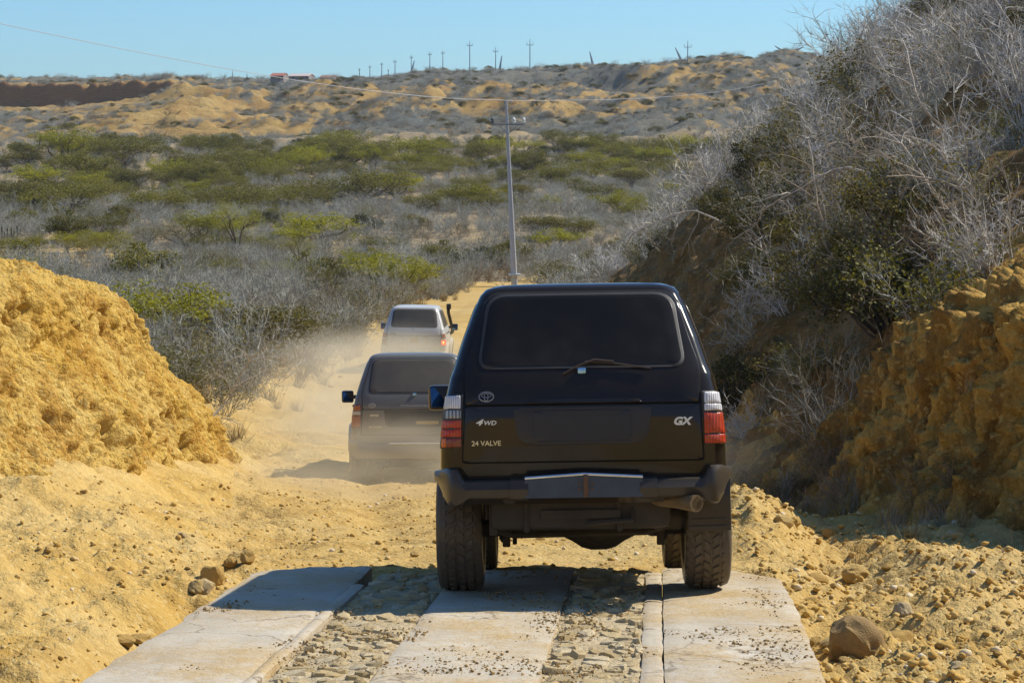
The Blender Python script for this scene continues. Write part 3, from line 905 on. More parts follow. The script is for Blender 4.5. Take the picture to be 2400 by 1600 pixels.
def build_gravel(name, crumbs, tones):
    """The crumbs and pebbles too small to pick apart: one mesh."""
    rng = np.random.default_rng(5)
    bases = []
    for k in range(6):
        bm = bmesh.new()
        bmesh.ops.create_icosphere(bm, subdivisions=1, radius=0.5)
        rr = random.Random(k + 50)
        for v in bm.verts:
            v.co *= rr.uniform(0.7, 1.15)
        bm.verts.ensure_lookup_table()
        V = np.array([v.co[:] for v in bm.verts])
        T = np.array([[v.index for v in f.verts] for f in bm.faces])
        bm.free()
        bases.append((V, T))
    xs, ys, ss = [], [], []
    def add(n, x0, x1, y0, y1, smin, smax, rel=True, p=2.2):
        y = y0 + (y1 - y0) * rng.random(n) ** 1.5
        x = x0 + (x1 - x0) * rng.random(n)
        if rel:
            x = x + slab_x(np.minimum(y, 16.7))
        xs.append(x)
        ys.append(y)
        ss.append(smin + (smax - smin) * rng.random(n) ** p * 1.0)
    if not crumbs:
      add(5600, 1.86, 4.2, 11.2, 24, 0.015, 0.072, p=3)
      add(2200, -4.6, -1.85, 11.5, 23, 0.010, 0.040, p=3)
      add(2600, -3.6, 2.8, 16.6, 36, 0.014, 0.060)
    # crumbs lying on the concrete
    n = 20000 if crumbs else 8
    y = 11.2 + 5.3 * rng.random(n)
    u = -1.8 + 3.6 * rng.random(n)
    cl = fbm(u * 2.2, y * 1.6, 4, 91) + 0.55 * smooth(1.15, 1.7, u) + 0.34 * np.exp(-((u - 0.5) / 0.4) ** 2)
    keep = cl > 0.26 + 0.20 * rng.random(n)
    xs.append(slab_x(y[keep]) + u[keep])
    ys.append(y[keep])
    ss.append(0.004 + 0.016 * rng.random(keep.sum()) ** 3.5)
    x, y, s = np.concatenate(xs), np.concatenate(ys), np.concatenate(ss)
    on = (np.abs(x - slab_x(y)) < 1.80) & (y < 16.5)
    z = np.where(on, slab_z(y) + 0.002, ground_z(x, y)) + s * 0.12
    AV, AT, off = [], [], 0
    for k, (V, T) in enumerate(bases):
        idx = np.where(np.arange(len(x)) % len(bases) == k)[0]
        m = len(idx)
        a = rng.random(m) * 6.28
        sc = s[idx, None] * (0.7 + 0.6 * rng.random((m, 3))) * np.array([1.2, 1.0, 0.75])
        P = V[None, :, :] * sc[:, None, :]
        ca, sa = np.cos(a)[:, None], np.sin(a)[:, None]
        P = np.stack([P[..., 0] * ca - P[..., 1] * sa + x[idx, None], P[..., 0] * sa + P[..., 1] * ca + y[idx, None], P[..., 2] + z[idx, None]], -1)
        AV.append(P.reshape(-1, 3))
        AT.append((T[None] + (np.arange(m) * len(V))[:, None, None] + off).reshape(-1, 3))
        off += m * len(V)
    b_ = NB(name)
    isl = b_.n('NewGeometry').outputs['Random Per Island']
    c = b_.ramp(isl, tones)
    b_.done(c, 0.95, Specular_IOR_Level=0.1)
    me = np_mesh(name, np.concatenate(AV), np.concatenate(AT), None, False)
    kind(link(name, me, [b_.m]), 'stuff')
build_gravel('gravel', False, [(0.0, (0.44, 0.27, 0.075)), (0.5, (0.53, 0.335, 0.095)), (0.90, (0.58, 0.41, 0.16)), (1.0, (0.68, 0.58, 0.42))])
build_gravel('dirt_crumbs', True, [(0.0, (0.20, 0.125, 0.05)), (0.6, (0.34, 0.22, 0.085)), (1.0, (0.46, 0.32, 0.14))])
# ------------------------------------------------------------------ off-road cars
def paint(name, base, dust, d0, d1, rough=0.22, zdust=None, metallic=0.0):
    """Car paint with road dust: more of it low down and in uneven patches (dirt, not shade)."""
    b = NB(name)
    co = b.co()
    z = b.n('SeparateXYZ', Vector=co).outputs[2]
    low = b.n('MapRange', Value=z, i1=0.55, i2=(zdust or 1.5), i3=1.0, i4=0.0).outputs[0]
    n = b.math('ADD', b.math('MULTIPLY', b.noise(3.0, 6, 0.65, co), 0.7), b.math('MULTIPLY', b.noise(35.0, 4, 0.7, co), 0.3))
    f = b.math('ADD', b.math('MULTIPLY', low, d1), d0)
    f = b.math('MULTIPLY', f, b.ramp(n, [(0.25, 0.45), (0.75, 1.35)]))
    c = b.mix(f, base, dust)
    r = b.math('ADD', b.math('MULTIPLY', f, 0.55), rough)
    return b.done(c, r, Coat_Weight=0.22, Coat_Roughness=0.03, Metallic=metallic, Specular_IOR_Level=0.25)
M['black_paint'] = paint('black paint', (0.009, 0.008, 0.007), (0.30, 0.20, 0.10), 0.036, 0.04, 0.07)
M['grey_paint'] = paint('grey paint', (0.115, 0.125, 0.13), (0.38, 0.31, 0.20), 0.10, 0.45, 0.25, 1.3)
M['silver_paint'] = paint('silver paint', (0.52, 0.535, 0.54), (0.46, 0.36, 0.21), 0.12, 1.1, 0.25, 1.30)
M['dark_plastic'] = paint('dark plastic', (0.020, 0.020, 0.020), (0.30, 0.21, 0.11), 0.05, 0.07, 0.32)
M['rubber'] = paint('tyre rubber', (0.045, 0.043, 0.041), (0.30, 0.22, 0.12), 0.16, 0.10, 0.8)
M['seal'] = plain('window seal', (0.035, 0.033, 0.030), 0.5, 0.4)
M['gap'] = plain('dark gap', (0.004, 0.004, 0.004), 0.95, 0.1)
M['under'] = plain('dirty underbody', (0.040, 0.033, 0.024), 0.85, 0.6, 6)
M['steel'] = plain('painted steel plate', (0.050, 0.068, 0.095), 0.35, 0.4, 9, Metallic=0.5)
M['chrome'] = plain('chrome', (0.62, 0.66, 0.70), 0.18, 0.1, 20, Metallic=0.9)
M['rust'] = plain('rusty metal', (0.13, 0.065, 0.03), 0.8, 0.5, 25)
M['wiper'] = plain('wiper metal', (0.045, 0.028, 0.018), 0.6, 0.5, 25)
M['pipe'] = plain('dusty exhaust', (0.19, 0.135, 0.07), 0.6, 0.4, 12, Metallic=0.4)
b = NB('tinted glass')
nn = b.noise(1.4, 5, 0.6)
sp = b.voro(9.0, feature='SMOOTH_F1')
dustf = b.math('ADD', b.math('MULTIPLY', nn, 0.05), b.math('MULTIPLY', b.ramp(sp, [(0.25, 0.7), (0.5, 0.0)]), b.ramp(nn, [(0.45, 0.0), (0.7, 0.035)])))
M['glass'] = b.done(b.mix(dustf, (0.006, 0.006, 0.006), (0.34, 0.27, 0.19)), b.math('ADD', 0.08, b.math('MULTIPLY', nn, 0.2)), Specular_IOR_Level=0.26)
b = NB('dusty glass')
M['dusty_glass'] = b.done(b.mix(b.ramp(b.noise(2.0, 4), [(0.3, 0.16), (0.7, 0.30)]), (0.02, 0.022, 0.024), (0.36, 0.30, 0.20)), 0.3)

def lens(name, c0, c1, scale, emit=None):
    b = NB(name)
    rib = b.n('TexWave', {'wave_type': 'BANDS', 'bands_direction': 'X'}, Vector=b.co(), Scale=scale, Distortion=0.0).outputs['Fac']
    c = b.mix(rib, c0, c1)
    c = b.mix(b.ramp(b.noise(9, 4), [(0.4, 0.0), (0.75, 0.35)]), c, (0.34, 0.24, 0.14))
    kw = {'Emission_Color': (*emit[0], 1), 'Emission_Strength': emit[1]} if emit else {}
    return b.done(c, 0.15, b.bump(rib, 0.5, 0.004), Coat_Weight=0.15, Coat_Roughness=0.1, Specular_IOR_Level=0.3, **kw)
M['clear_lens'] = lens('clear lens', (0.42, 0.43, 0.47), (0.78, 0.79, 0.82), 22)
M['smoke_lens'] = lens('smoked lens', (0.10, 0.11, 0.12), (0.42, 0.45, 0.45), 14)
M['red_lens'] = lens('red lens', (0.34, 0.022, 0.010), (0.52, 0.045, 0.015), 16)
M['dark_red_lens'] = lens('dark red lens', (0.16, 0.016, 0.010), (0.24, 0.022, 0.012), 12)
M['orange_lens'] = lens('orange lens', (0.62, 0.11, 0.012), (0.80, 0.17, 0.02), 12)
M['dull_red_lens'] = lens('dull red lens', (0.30, 0.085, 0.03), (0.40, 0.12, 0.045), 12)
M['dull_white_lens'] = lens('dull white lens', (0.45, 0.42, 0.35), (0.58, 0.55, 0.46), 12)
M['lit_lens'] = lens('lit brake lens', (0.6, 0.04, 0.012), (0.7, 0.06, 0.02), 12, ((1.0, 0.10, 0.02), 1.1))
M['lit_bulb'] = lens('lit brake bulb', (0.9, 0.4, 0.1), (0.9, 0.45, 0.1), 12, ((1.0, 0.42, 0.08), 2.5))
M['mirror_glass'] = plain('mirror glass', (0.10, 0.16, 0.22), 0.04, 0.03, 5, Metallic=1.0)
M['badge'] = plain('badge metal', (0.60, 0.66, 0.74), 0.22, 0.15, 30, Metallic=0.7)
M['brass_badge'] = plain('gilt badge', (0.66, 0.57, 0.36), 0.3, 0.15, 30, Metallic=0.4)
M['nozzle'] = plain('blue chrome', (0.30, 0.52, 0.70), 0.2, 0.2, 40, Metallic=0.6)  # chrome with the sky's blue reflection put into its colour
M['emblem'] = plain('dull emblem', (0.34, 0.32, 0.29), 0.3, 0.2, 30, Metallic=0.6)
M['plate_yellow'] = plain('dusty yellow plate', (0.42, 0.29, 0.08), 0.6, 0.2, 6)
M['plate_dark'] = plain('dark plate', (0.022, 0.021, 0.021), 0.5, 0.5, 5)
M['plate_white'] = plain('dusty white plate', (0.48, 0.44, 0.38), 0.6, 0.1, 6)

_BZ = [0.57, 0.62, 0.80, 0.95, 1.10, 1.19, 1.225, 1.245, 1.36, 1.42, 1.60, 1.80, 1.90, 1.94, 1.965, 1.98]
_BW = [0.85, 0.880, 0.892, 0.888, 0.874, 0.860, 0.855, 0.852, 0.828, 0.806, 0.752, 0.684, 0.640, 0.606, 0.545, 0.42]
_BR = [-0.78, -0.82, -0.85, -0.86, -0.86, -0.855, -0.852, -0.848, -0.805, -0.772, -0.670, -0.560, -0.505, -0.47, -0.41, -0.28]
_BF = [3.50, 3.54, 3.58, 3.585, 3.57, 3.52, 3.30, 2.45, 2.20, 2.10, 1.80, 1.48, 1.34, 1.27, 1.16, 0.95]
_BC = [0.10, 0.10, 0.11, 0.11, 0.11, 0.11, 0.11, 0.11, 0.11, 0.11, 0.10, 0.10, 0.10, 0.10, 0.10, 0.10]
def body_at(z):
    f = lambda a: float(np.interp(z, _BZ, a))
    return f(_BW), f(_BR), f(_BF), f(_BC)
def rear_y(x, z):
    w, yr, yf, r = body_at(z)
    ax = min(abs(x), w)
    y = yr - 0.030 * (1 - (ax / w) ** 2)
    k = ax - (w - r)
    if k > 0:
        y += r - math.sqrt(max(r * r - k * k, 0))
    return y
def rear_map(x, z, off):
    e = 0.004
    d = (rear_y(x + e, z) - rear_y(x - e, z)) / (2 * e)
    d = max(-3, min(3, d))
    n = Vector((d, -1, 0)).normalized()
    return Vector((x, rear_y(x, z), z)) + n * off
def side_map(s):
    def f(y, z, off):
        w, yr, yf, r = body_at(z)
        return Vector((s * (w + off), y, z))
    return f
def front_map(x, z, off):
    w, yr, yf, r = body_at(z)
    return Vector((x, yf + 0.05 * (1 - (x / w) ** 2) + off, z))

def rpoly(pts, r, n=5):
    """Polygon with rounded corners; r is one radius or one per corner."""
    out, N = [], len(pts)
    if not isinstance(r, (list, tuple)):
        r = [r] * N
    for i in range(N):
        p, a, b_ = Vector(pts[i]), Vector(pts[i - 1]), Vector(pts[(i + 1) % N])
        da, db = (a - p), (b_ - p)
        rr = min(r[i], da.length * 0.45, db.length * 0.45)
        da.normalize()
        db.normalize()
        p0, p1 = p + da * rr, p + db * rr
        for k in range(n + 1):
            t = k / n
            out.append((p0 * (1 - t) ** 2 + p * 2 * t * (1 - t) + p1 * t * t)[:])
        # points along the edge so that the panel can bend
        for k in range(1, 7):
            q = p1.lerp(b_ + (p - b_).normalized() * (r[(i + 1) % N]), k / 7)
            if (b_ - p1).length > 0.12:
                out.append(q[:])
    return out

def patch(name, outline, mapf, off, mats, parent, bev=0.006, rings=6, base=-0.004):
    bm = bmesh.new()
    n = len(outline)
    cx, cy = sum(p[0] for p in outline) / n, sum(p[1] for p in outline) / n
    size = max(max(abs(p[0] - cx), abs(p[1] - cy)) for p in outline)
    levels = [(1.0, base), (1.0, off - min(bev, off) * 0.6), (1.0 - bev / size, off)] + [(1.0 - bev / size) * (1 - (k / rings)) for k in range(1, rings)]
    prev = None
    first = None
    for lv in levels:
        k, o = lv if isinstance(lv, tuple) else (lv, off)
        ring = [bm.verts.new(mapf(cx + (p[0] - cx) * k, cy + (p[1] - cy) * k, o)) for p in outline]
        if prev:
            for i in range(n):
                bm.faces.new((prev[i], prev[(i + 1) % n], ring[(i + 1) % n], ring[i]))
        prev = ring
    c = bm.verts.new(mapf(cx, cy, off))
    last = [bm.faces.new((prev[i], prev[(i + 1) % n], c)) for i in range(n)]
    bm.normal_update()
    want = mapf(cx, cy, off + 0.1) - mapf(cx, cy, off)
    if last[0].normal.dot(want) < 0:
        bmesh.ops.reverse_faces(bm, faces=bm.faces[:])
    return bm_obj(name, bm, mats, parent, 50)

def body_mesh(mat):
    zs = sorted(set([round(z, 4) for z in np.concatenate([np.array(_BZ), np.linspace(0.57, 1.18, 14), np.linspace(1.25, 1.93, 18)])]))
    V, npt = [], 0
    for z in zs:
        w, yr, yf, r = body_at(z)
        rf = 0.16
        ring = []
        for k in range(25):
            x = -w + 2 * w * k / 24
            ax = abs(x)
            # finer spacing inside the corners
            ring.append(x)
        xs = sorted(set([round(x, 5) for x in np.concatenate([np.linspace(-(w - r), w - r, 15), [s * (w - r + r * math.sin(PI / 2 * q / 6)) for s in (-1, 1) for q in range(1, 7)]])]))
        pts = [(x, rear_y(x, z), z) for x in xs]
        ys = np.linspace(rear_y(w, z) + 0.02, yf - rf, 40)[0:]
        pts += [(w * (1 - 0.05 * float(smooth(2.2, 3.6, y))), y, z) for y in ys]
        wf = w * (1 - 0.05 * float(smooth(2.2, 3.6, yf)))
        pts += [(wf - rf + rf * math.cos(a), yf - rf + rf * math.sin(a), z) for a in np.linspace(0.15, PI / 2, 6)]
        pts += [(x, yf + 0.05 * (1 - (x / wf) ** 2) * 0.0, z) for x in np.linspace(wf - rf, -wf + rf, 9)[1:-1]]
        pts += [(-p[0], p[1], p[2]) for p in pts[len(xs) + 40:len(xs) + 46]][::-1]
        pts += [(-w * (1 - 0.05 * float(smooth(2.2, 3.6, y))), y, z) for y in ys[::-1]]
        V.append(pts)
    n = len(V[0])
    bm = bmesh.new()
    rings = [[bm.verts.new(p) for p in ring] for ring in V]
    for r0, r1 in zip(rings, rings[1:]):
        for k in range(n):
            bm.faces.new((r0[k], r0[(k + 1) % n], r1[(k + 1) % n], r1[k]))
    top = rings[-1]
    ctr = bm.verts.new((0, 0.35, 1.988))
    for k in range(n):
        bm.faces.new((top[k], top[(k + 1) % n], ctr))
    bm.faces.new(rings[0][::-1])
    bmesh.ops.recalc_face_normals(bm, faces=bm.faces[:])
    me = bpy.data.meshes.new('body')
    bm.to_mesh(me)
    bm.free()
    me.materials.append(mat)
    o = bpy.data.objects.new('body', me)
    COL.objects.link(o)
    cb = bmesh.new()
    for y in (0.0, 2.85):
        for s in (-1, 1):
            bmesh.ops.create_cone(cb, cap_ends=True, segments=36, radius1=0.50, radius2=0.50, depth=0.50, matrix=Matrix.Translation((s * 0.78, y, 0.42)) @ Matrix.Rotation(PI / 2, 4, 'Y'))
    cme = bpy.data.meshes.new('cutter')
    cb.to_mesh(cme)
    cb.free()
    cut = bpy.data.objects.new('cutter', cme)
    COL.objects.link(cut)
    md = o.modifiers.new('arches', 'BOOLEAN')
    md.object, md.operation, md.solver = cut, 'DIFFERENCE', 'EXACT'
    dg = bpy.context.evaluated_depsgraph_get()
    me2 = bpy.data.meshes.new_from_object(o.evaluated_get(dg))
    bpy.data.objects.remove(o)
    bpy.data.objects.remove(cut)
    me2.name = 'body'
    me2.polygons.foreach_set('use_smooth', np.ones(len(me2.polygons), bool))
    me2.set_sharp_from_angle(angle=R(32))
    me2.materials.clear()
    me2.materials.append(mat)
    return me2

def text_mesh(s, h, shear=0.0, width=None, bold=0.0, extrude=0.004):
    cu = bpy.data.curves.new('lettering', 'FONT')
    cu.body = s
    cu.size = h / 0.7
    cu.shear = shear
    cu.extrude = extrude
    cu.offset = bold
    cu.resolution_u = 3
    o = bpy.data.objects.new('lettering', cu)
    COL.objects.link(o)
    dg = bpy.context.evaluated_depsgraph_get()
    me = bpy.data.meshes.new_from_object(o.evaluated_get(dg))
    bpy.data.objects.remove(o)
    xs = [v.co.x for v in me.vertices]
    x0, x1 = min(xs), max(xs)
    k = (width / (x1 - x0)) if width else 1.0
    for v in me.vertices:
        v.co = Vector(((v.co.x - x0) * k, -v.co.z, v.co.y))
    return me

def lettering(s, x, z, h, width, mat, root, shear=0.0, bold=0.002):
    me = text_mesh(s, h, shear, width, bold)
    me.name = 'lettering'
    for v in me.vertices:
        v.co = Vector((x + v.co.x, rear_y(x + v.co.x, z + v.co.z) - 0.0165 + v.co.y, z + v.co.z))
    return link('lettering', me, mat, root)

def tyre_mesh():
    bm = bmesh.new()
    W = 0.146
    prof = [(-0.10, 0.215), (-0.132, 0.235), (-0.150, 0.30), (-0.148, 0.345), (-W + 0.012, 0.376), (-W + 0.035, 0.386), (0, 0.391), (W - 0.035, 0.386), (W - 0.012, 0.376), (0.148, 0.345), (0.150, 0.30), (0.132, 0.235), (0.10, 0.215)]
    r = add_lathe(bm, prof, 56)
    bmesh.ops.recalc_face_normals(bm, faces=bm.faces[:])
    me = bpy.data.meshes.new('tyre')
    bm.to_mesh(me)
    bm.free()
    me.polygons.foreach_set('use_smooth', np.ones(len(me.polygons), bool))
    me.set_sharp_from_angle(angle=R(45))
    me.materials.append(M['rubber'])
    # tread blocks
    bm = bmesh.new()
    N = 34
    for k in range(N):
        a = 2 * PI * k / N
        for (x, w, l, sk, ph, r0, r1) in ((-0.122, 0.046, 0.046, 0.35, 0.0, 0.360, 0.395), (-0.068, 0.044, 0.050, -0.55, 0.35, 0.380, 0.402), (-0.012, 0.046, 0.046, 0.6, 0.0, 0.384, 0.404), (0.046, 0.046, 0.050, -0.55, 0.5, 0.382, 0.402), (0.108, 0.050, 0.046, 0.35, 0.2, 0.368, 0.397)):
            t0 = a + ph * 2 * PI / N
            vs = []
            for rad, q in ((r0, 1.0), (r1, 0.84)):
                for (i, j) in ((-1, -1), (1, -1), (1, 1), (-1, 1)):
                    xx = x + i * w * 0.5 * q
                    th = t0 + (j * l * 0.5 * q + sk * i * w * 0.5) / 0.4
                    rr2 = rad - (0.022 if abs(xx) > 0.128 else 0.0)
                    vs.append(bm.verts.new((xx, rr2 * math.cos(th), rr2 * math.sin(th))))
            for f in ((4, 5, 6, 7), (0, 1, 5, 4), (1, 2, 6, 5), (2, 3, 7, 6), (3, 0, 4, 7)):
                bm.faces.new([vs[i] for i in f])
    bmesh.ops.recalc_face_normals(bm, faces=bm.faces[:])
    tr = bpy.data.meshes.new('tread')
    bm.to_mesh(tr)
    bm.free()
    tr.materials.append(M['rubber'])
    bm = bmesh.new()
    add_lathe(bm, [(0.02, 0.0), (0.02, 0.10), (0.05, 0.19), (0.105, 0.205), (0.112, 0.222), (-0.112, 0.222), (-0.105, 0.205), (-0.06, 0.18), (-0.06, 0.0)], 32)
    for k in range(6):
        a = 2 * PI * k / 6
        add_tube(bm, [(0.07, 0.075 * math.cos(a), 0.075 * math.sin(a)), (0.045, 0.195 * math.cos(a), 0.195 * math.sin(a))], [0.03, 0.024], 6)
    bmesh.ops.recalc_face_normals(bm, faces=bm.faces[:])
    rim = bpy.data.meshes.new('rim')
    bm.to_mesh(rim)
    bm.free()
    rim.polygons.foreach_set('use_smooth', np.ones(len(rim.polygons), bool))
    rim.set_sharp_from_angle(angle=R(35))
    rim.materials.append(plain('wheel rim', (0.22, 0.21, 0.20), 0.45, 0.3, 10, Metallic=0.6))
    return me, tr, rim
TYRE, TREAD, RIM = tyre_mesh()

def bumper_mesh(x0, x1, n, top, bot, back, front, mat, parent, name):
    """Bar lofted along x; the four edges are functions of x."""
    bm = bmesh.new()
    rings = []
    for k in range(n + 1):
        x = x0 + (x1 - x0) * k / n
        zt, zb, yb, yf = top(x), bot(x), back(x), front(x)
        h, d = zt - zb, yf - yb
        r = min(0.035, h * 0.3, d * 0.3)
        prof = [(yf, zb + 0.01), (yb + r * 1.2, zb), (yb + r * 0.35, zb + r * 0.35), (yb, zb + r * 1.2), (yb - 0.012, (zt + zb) / 2), (yb, zt - r * 1.2), (yb + r * 0.35, zt - r * 0.35), (yb + r * 1.2, zt), (yf, zt)]
        rings.append([bm.verts.new((x, p[0], p[1])) for p in prof])
    for r0, r1 in zip(rings, rings[1:]):
        for i in range(len(r0)):
            j = (i + 1) % len(r0)
            bm.faces.new((r0[i], r0[j], r1[j], r1[i]))
    bm.faces.new(rings[0])
    bm.faces.new(rings[-1][::-1])
    bmesh.ops.recalc_face_normals(bm, faces=bm.faces[:])
    return bm_obj(name, bm, mat, parent, 40)

BODY_CACHE = {}
def build_car(name, label, pos, yaw, pitch, roll, P):
    root = empty(name)
    Mx = Matrix.Translation((pos[0], pos[1], pos[2] - P.get('drop', 0.0))) @ Matrix.Rotation(-yaw, 4, 'Z') @ Matrix.Rotation(-pitch, 4, 'X') @ Matrix.Rotation(roll, 4, 'Y')
    root.location = Mx.to_translation()
    root.rotation_euler = Mx.to_euler()
    thing(root, label, 'car')
    drop, wsc = P.get('drop', 0.0), P.get('wheel_scale', 1.0)
    ax = 0.405 if not drop else 0.398 * wsc + drop
    pm, glass = M[P['paint']], M[P['glass']]
    me = BODY_CACHE.get('b')
    if me is None:
        me = BODY_CACHE['b'] = body_mesh(pm)
    me = me.copy()
    me.materials.clear()
    me.materials.append(pm)
    link('body', me, None, root)
    # ---- rear doors and glass
    w = lambda z: body_at(z)[0]
    hi = lambda z: w(z) - float(np.interp(z, (1.24, 1.37), (0.138, 0.074)))
    up = [(-hi(1.187), 1.187), (hi(1.187), 1.187), (hi(1.42), 1.42), (hi(1.65), 1.65), (hi(1.90) + 0.035, 1.905), (-hi(1.90) - 0.035, 1.905), (-hi(1.65), 1.65), (-hi(1.42), 1.42)]
    gap = [(-hi(1.0) - 0.009, 0.823), (hi(1.0) + 0.009, 0.823), (hi(1.187) + 0.009, 1.187), (hi(1.42) + 0.009, 1.42), (hi(1.65) + 0.009, 1.65), (hi(1.90) + 0.044, 1.914), (-hi(1.90) - 0.044, 1.914), (-hi(1.65) - 0.009, 1.65), (-hi(1.42) - 0.009, 1.42), (-hi(1.187) - 0.009, 1.187)]
    patch('panel_gap', rpoly(gap, [0.03, 0.03, 0.05, 0.05, 0.05, 0.12, 0.12, 0.05, 0.05, 0.05]), rear_map, 0.004, M['gap'], root, 0.003, 6)
    hatch = patch('tailgate_upper', rpoly(up, [0.02, 0.02, 0.05, 0.05, 0.12, 0.12, 0.05, 0.05]), rear_map, 0.013, pm, root)
    lo = [(-hi(1.0), 0.832), (hi(1.0), 0.832), (hi(1.17), 1.176), (-hi(1.17), 1.176)]
    gate = patch('tailgate_lower', rpoly(lo, [0.03, 0.03, 0.012, 0.012]), rear_map, 0.013, pm, root)
    seal = [(-0.652, 1.408), (0.652, 1.408), (0.586, 1.900), (-0.586, 1.900)]
    patch('window_seal', rpoly(seal, [0.09, 0.09, 0.12, 0.12]), rear_map, 0.019, M['seal'], root, 0.004, 4)
    gl = [(-0.632, 1.426), (0.632, 1.426), (0.568, 1.884), (-0.568, 1.884)]
    patch('rear_window', rpoly(gl, [0.075, 0.075, 0.105, 0.105]), rear_map, 0.0215, glass, root, 0.003, 8)
    # ledge over the number plate, plate recess and plate
    rec = [(-0.40, 0.935), (0.40, 0.935), (0.43, 1.165), (-0.43, 1.165)]
    patch('plate_recess', rpoly(rec, [0.09, 0.09, 0.02, 0.02]), rear_map, 0.0155, M[P['recess']], gate, 0.004, 4)
    patch('number_plate', rpoly(P.get('plate_box', [(-0.30, 0.955), (0.30, 0.955), (0.30, 1.145), (-0.30, 1.145)]), 0.02), rear_map, 0.022, M[P['plate']], gate, 0.004, 3)
    if P.get('plate2'):
        patch('number_plate', rpoly([(-0.10, 0.985), (0.12, 0.985), (0.12, 1.135), (-0.10, 1.135)], 0.015), rear_map, 0.026, M[P['plate2']], gate, 0.004, 3)
    led = [(-0.345, 1.192), (0.375, 1.192), (0.34, 1.216), (-0.31, 1.216)]
    patch('handle_ledge', rpoly(led, 0.012), rear_map, 0.032, pm, hatch, 0.008, 3)
    # ---- wiper, washer nozzle, emblem, lettering
    if P.get('wiper'):
        bm = bmesh.new()
        q = lambda x, z, o: rear_map(x, z, o)
        add_tube(bm, [q(-0.117, 1.372, 0.03), q(-0.03, 1.42, 0.045), q(0.08, 1.462, 0.045), q(0.2, 1.448, 0.04)], 0.007, 6)
        add_tube(bm, [q(0.02, 1.452, 0.036), q(0.2, 1.437, 0.034), q(0.43, 1.402, 0.032)], 0.0055, 6)
        bm_obj('wiper', bm, M['wiper'], root)
    bm = bmesh.new()
    c = rear_map(0.0, 1.392, 0.022)
    add_box(bm, c, (0.052, 0.024, 0.038), 0.009)
    bm_obj('washer_nozzle', bm, M['nozzle'], root)
    bm = bmesh.new()
    ex, ez, ew, eh = -0.595, 1.237, 0.045, 0.030
    def ell(cx, cz, a, b2, r, n=28):
        pts = [rear_map(cx + a * math.cos(t), cz + b2 * math.sin(t), 0.017) for t in np.linspace(0, 2 * PI, n)]
        add_tube(bm, pts, r, 5, False)
    ell(ex, ez, ew, eh, 0.0045)
    ell(ex, ez + 0.008, ew * 0.68, eh * 0.42, 0.003)
    ell(ex, ez - 0.001, ew * 0.26, eh * 0.86, 0.003)
    bm_obj('emblem', bm, M[P['emblem']], root)
    for (s, x, z, h, wd, mt, sh, bo) in P['letters']:
        lettering(s, x, z, h, wd, M[mt], root, sh, bo)
    # ---- rear lights
    for s in (-1, 1):
        zs = P['lights_left' if s < 0 else 'lights_right']
        ow = lambda z: w(z) - 0.006
        z0, z1 = min(a[0] for a in zs) - 0.008, max(a[1] for a in zs) + 0.008
        hs = [(s * (hi(1.0) + 0.012), z0), (s * ow(z0), z0), (s * ow((z0 + z1) / 2), (z0 + z1) / 2), (s * ow(z1), z1), (s * (hi(1.2) + 0.016), z1)]
        house = patch('rear_light', rpoly(hs, [0.01, 0.01, 0.05, 0.03, 0.01]), rear_map, 0.012, M['seal'], root, 0.004, 4)
        for (a, b2, mt, f0, f1) in zs:
            i0 = hi(1.1) + 0.020
            i0 = hi(1.1) + 0.017
            xa = lambda z, f: s * (i0 + (ow(z) - 0.008 - i0) * f)
            ls = [(xa(a, f0), a), (xa(a, f1), a), (xa(b2, f1), b2), (xa(b2, f0), b2)]
            patch('lens', rpoly(ls, 0.008, 3), rear_map, 0.022, M[mt], house, 0.005, 3)
    # ---- bumper
    bmat = M[P['bumper']]
    curve = lambda x: -1.00 + 0.05 * (abs(x) / 0.9) ** 2 + 0.30 * float(smooth(0.80, 0.97, abs(x)))
    if P.get('kinked_bumper'):
        for s in (-1, 1):
            topf = lambda x: 0.722 + 0.075 * float(smooth(0.735, 0.785, abs(x))) - 0.015 * float(smooth(0.86, 0.94, abs(x)))
            botf = lambda x: 0.600 - 0.042 * float(smooth(0.70, 0.78, abs(x))) + 0.17 * float(smooth(0.82, 0.94, abs(x)))
            cap = bumper_mesh(s * 0.36, s * 0.935, 34, topf, botf, curve, lambda x: curve(x) + 0.17, bmat, root, 'bumper_cap')
            bumper_mesh(s * 0.345, s * 0.452, 3, lambda x: 0.729, lambda x: 0.592, lambda x: curve(x) - 0.010, lambda x: curve(x) + 0.16, bmat, cap, 'bumper_sleeve')
        bm = bmesh.new()
        steps = np.linspace(-0.362, 0.362, 13)
        rings = []
        for x in steps:
            zt = 0.727 + 0.020 * (1 - abs(x) / 0.362)
            zb = 0.606
            y = -0.998
            rings.append([bm.verts.new((x, y, zb)), bm.verts.new((x, y, zt)), bm.verts.new((x, y + 0.16, zt)), bm.verts.new((x, y + 0.16, zb))])
        for r0, r1 in zip(rings, rings[1:]):
            for i in range(4):
                bm.faces.new((r0[i], r0[(i + 1) % 4], r1[(i + 1) % 4], r1[i]))
        bm.faces.new(rings[0])
        bm.faces.new(rings[-1][::-1])
        bmesh.ops.recalc_face_normals(bm, faces=bm.faces[:])
        plate = bm_obj('bumper_plate', bm, M['steel'], root, 30)
        bm = bmesh.new()
        for sgn in (-1, 1):
            add_tube(bm, [(sgn * 0.362, -1.002, 0.730), (0.0, -1.004, 0.751)], 0.009, 6)
        bm_obj('bumper_trim', bm, M['chrome'], plate)
        bm = bmesh.new()
        add_box(bm, (0.012, -1.008, 0.672), (0.030, 0.03, 0.125), 0.006)
        for bx in (-0.028, 0.052):
            for bz in (0.688, 0.658):
                add_lathe(bm, [(-1.012, 0.0), (-1.012, 0.008), (-0.99, 0.009)], 8, 'Y', (bx, 0, bz))
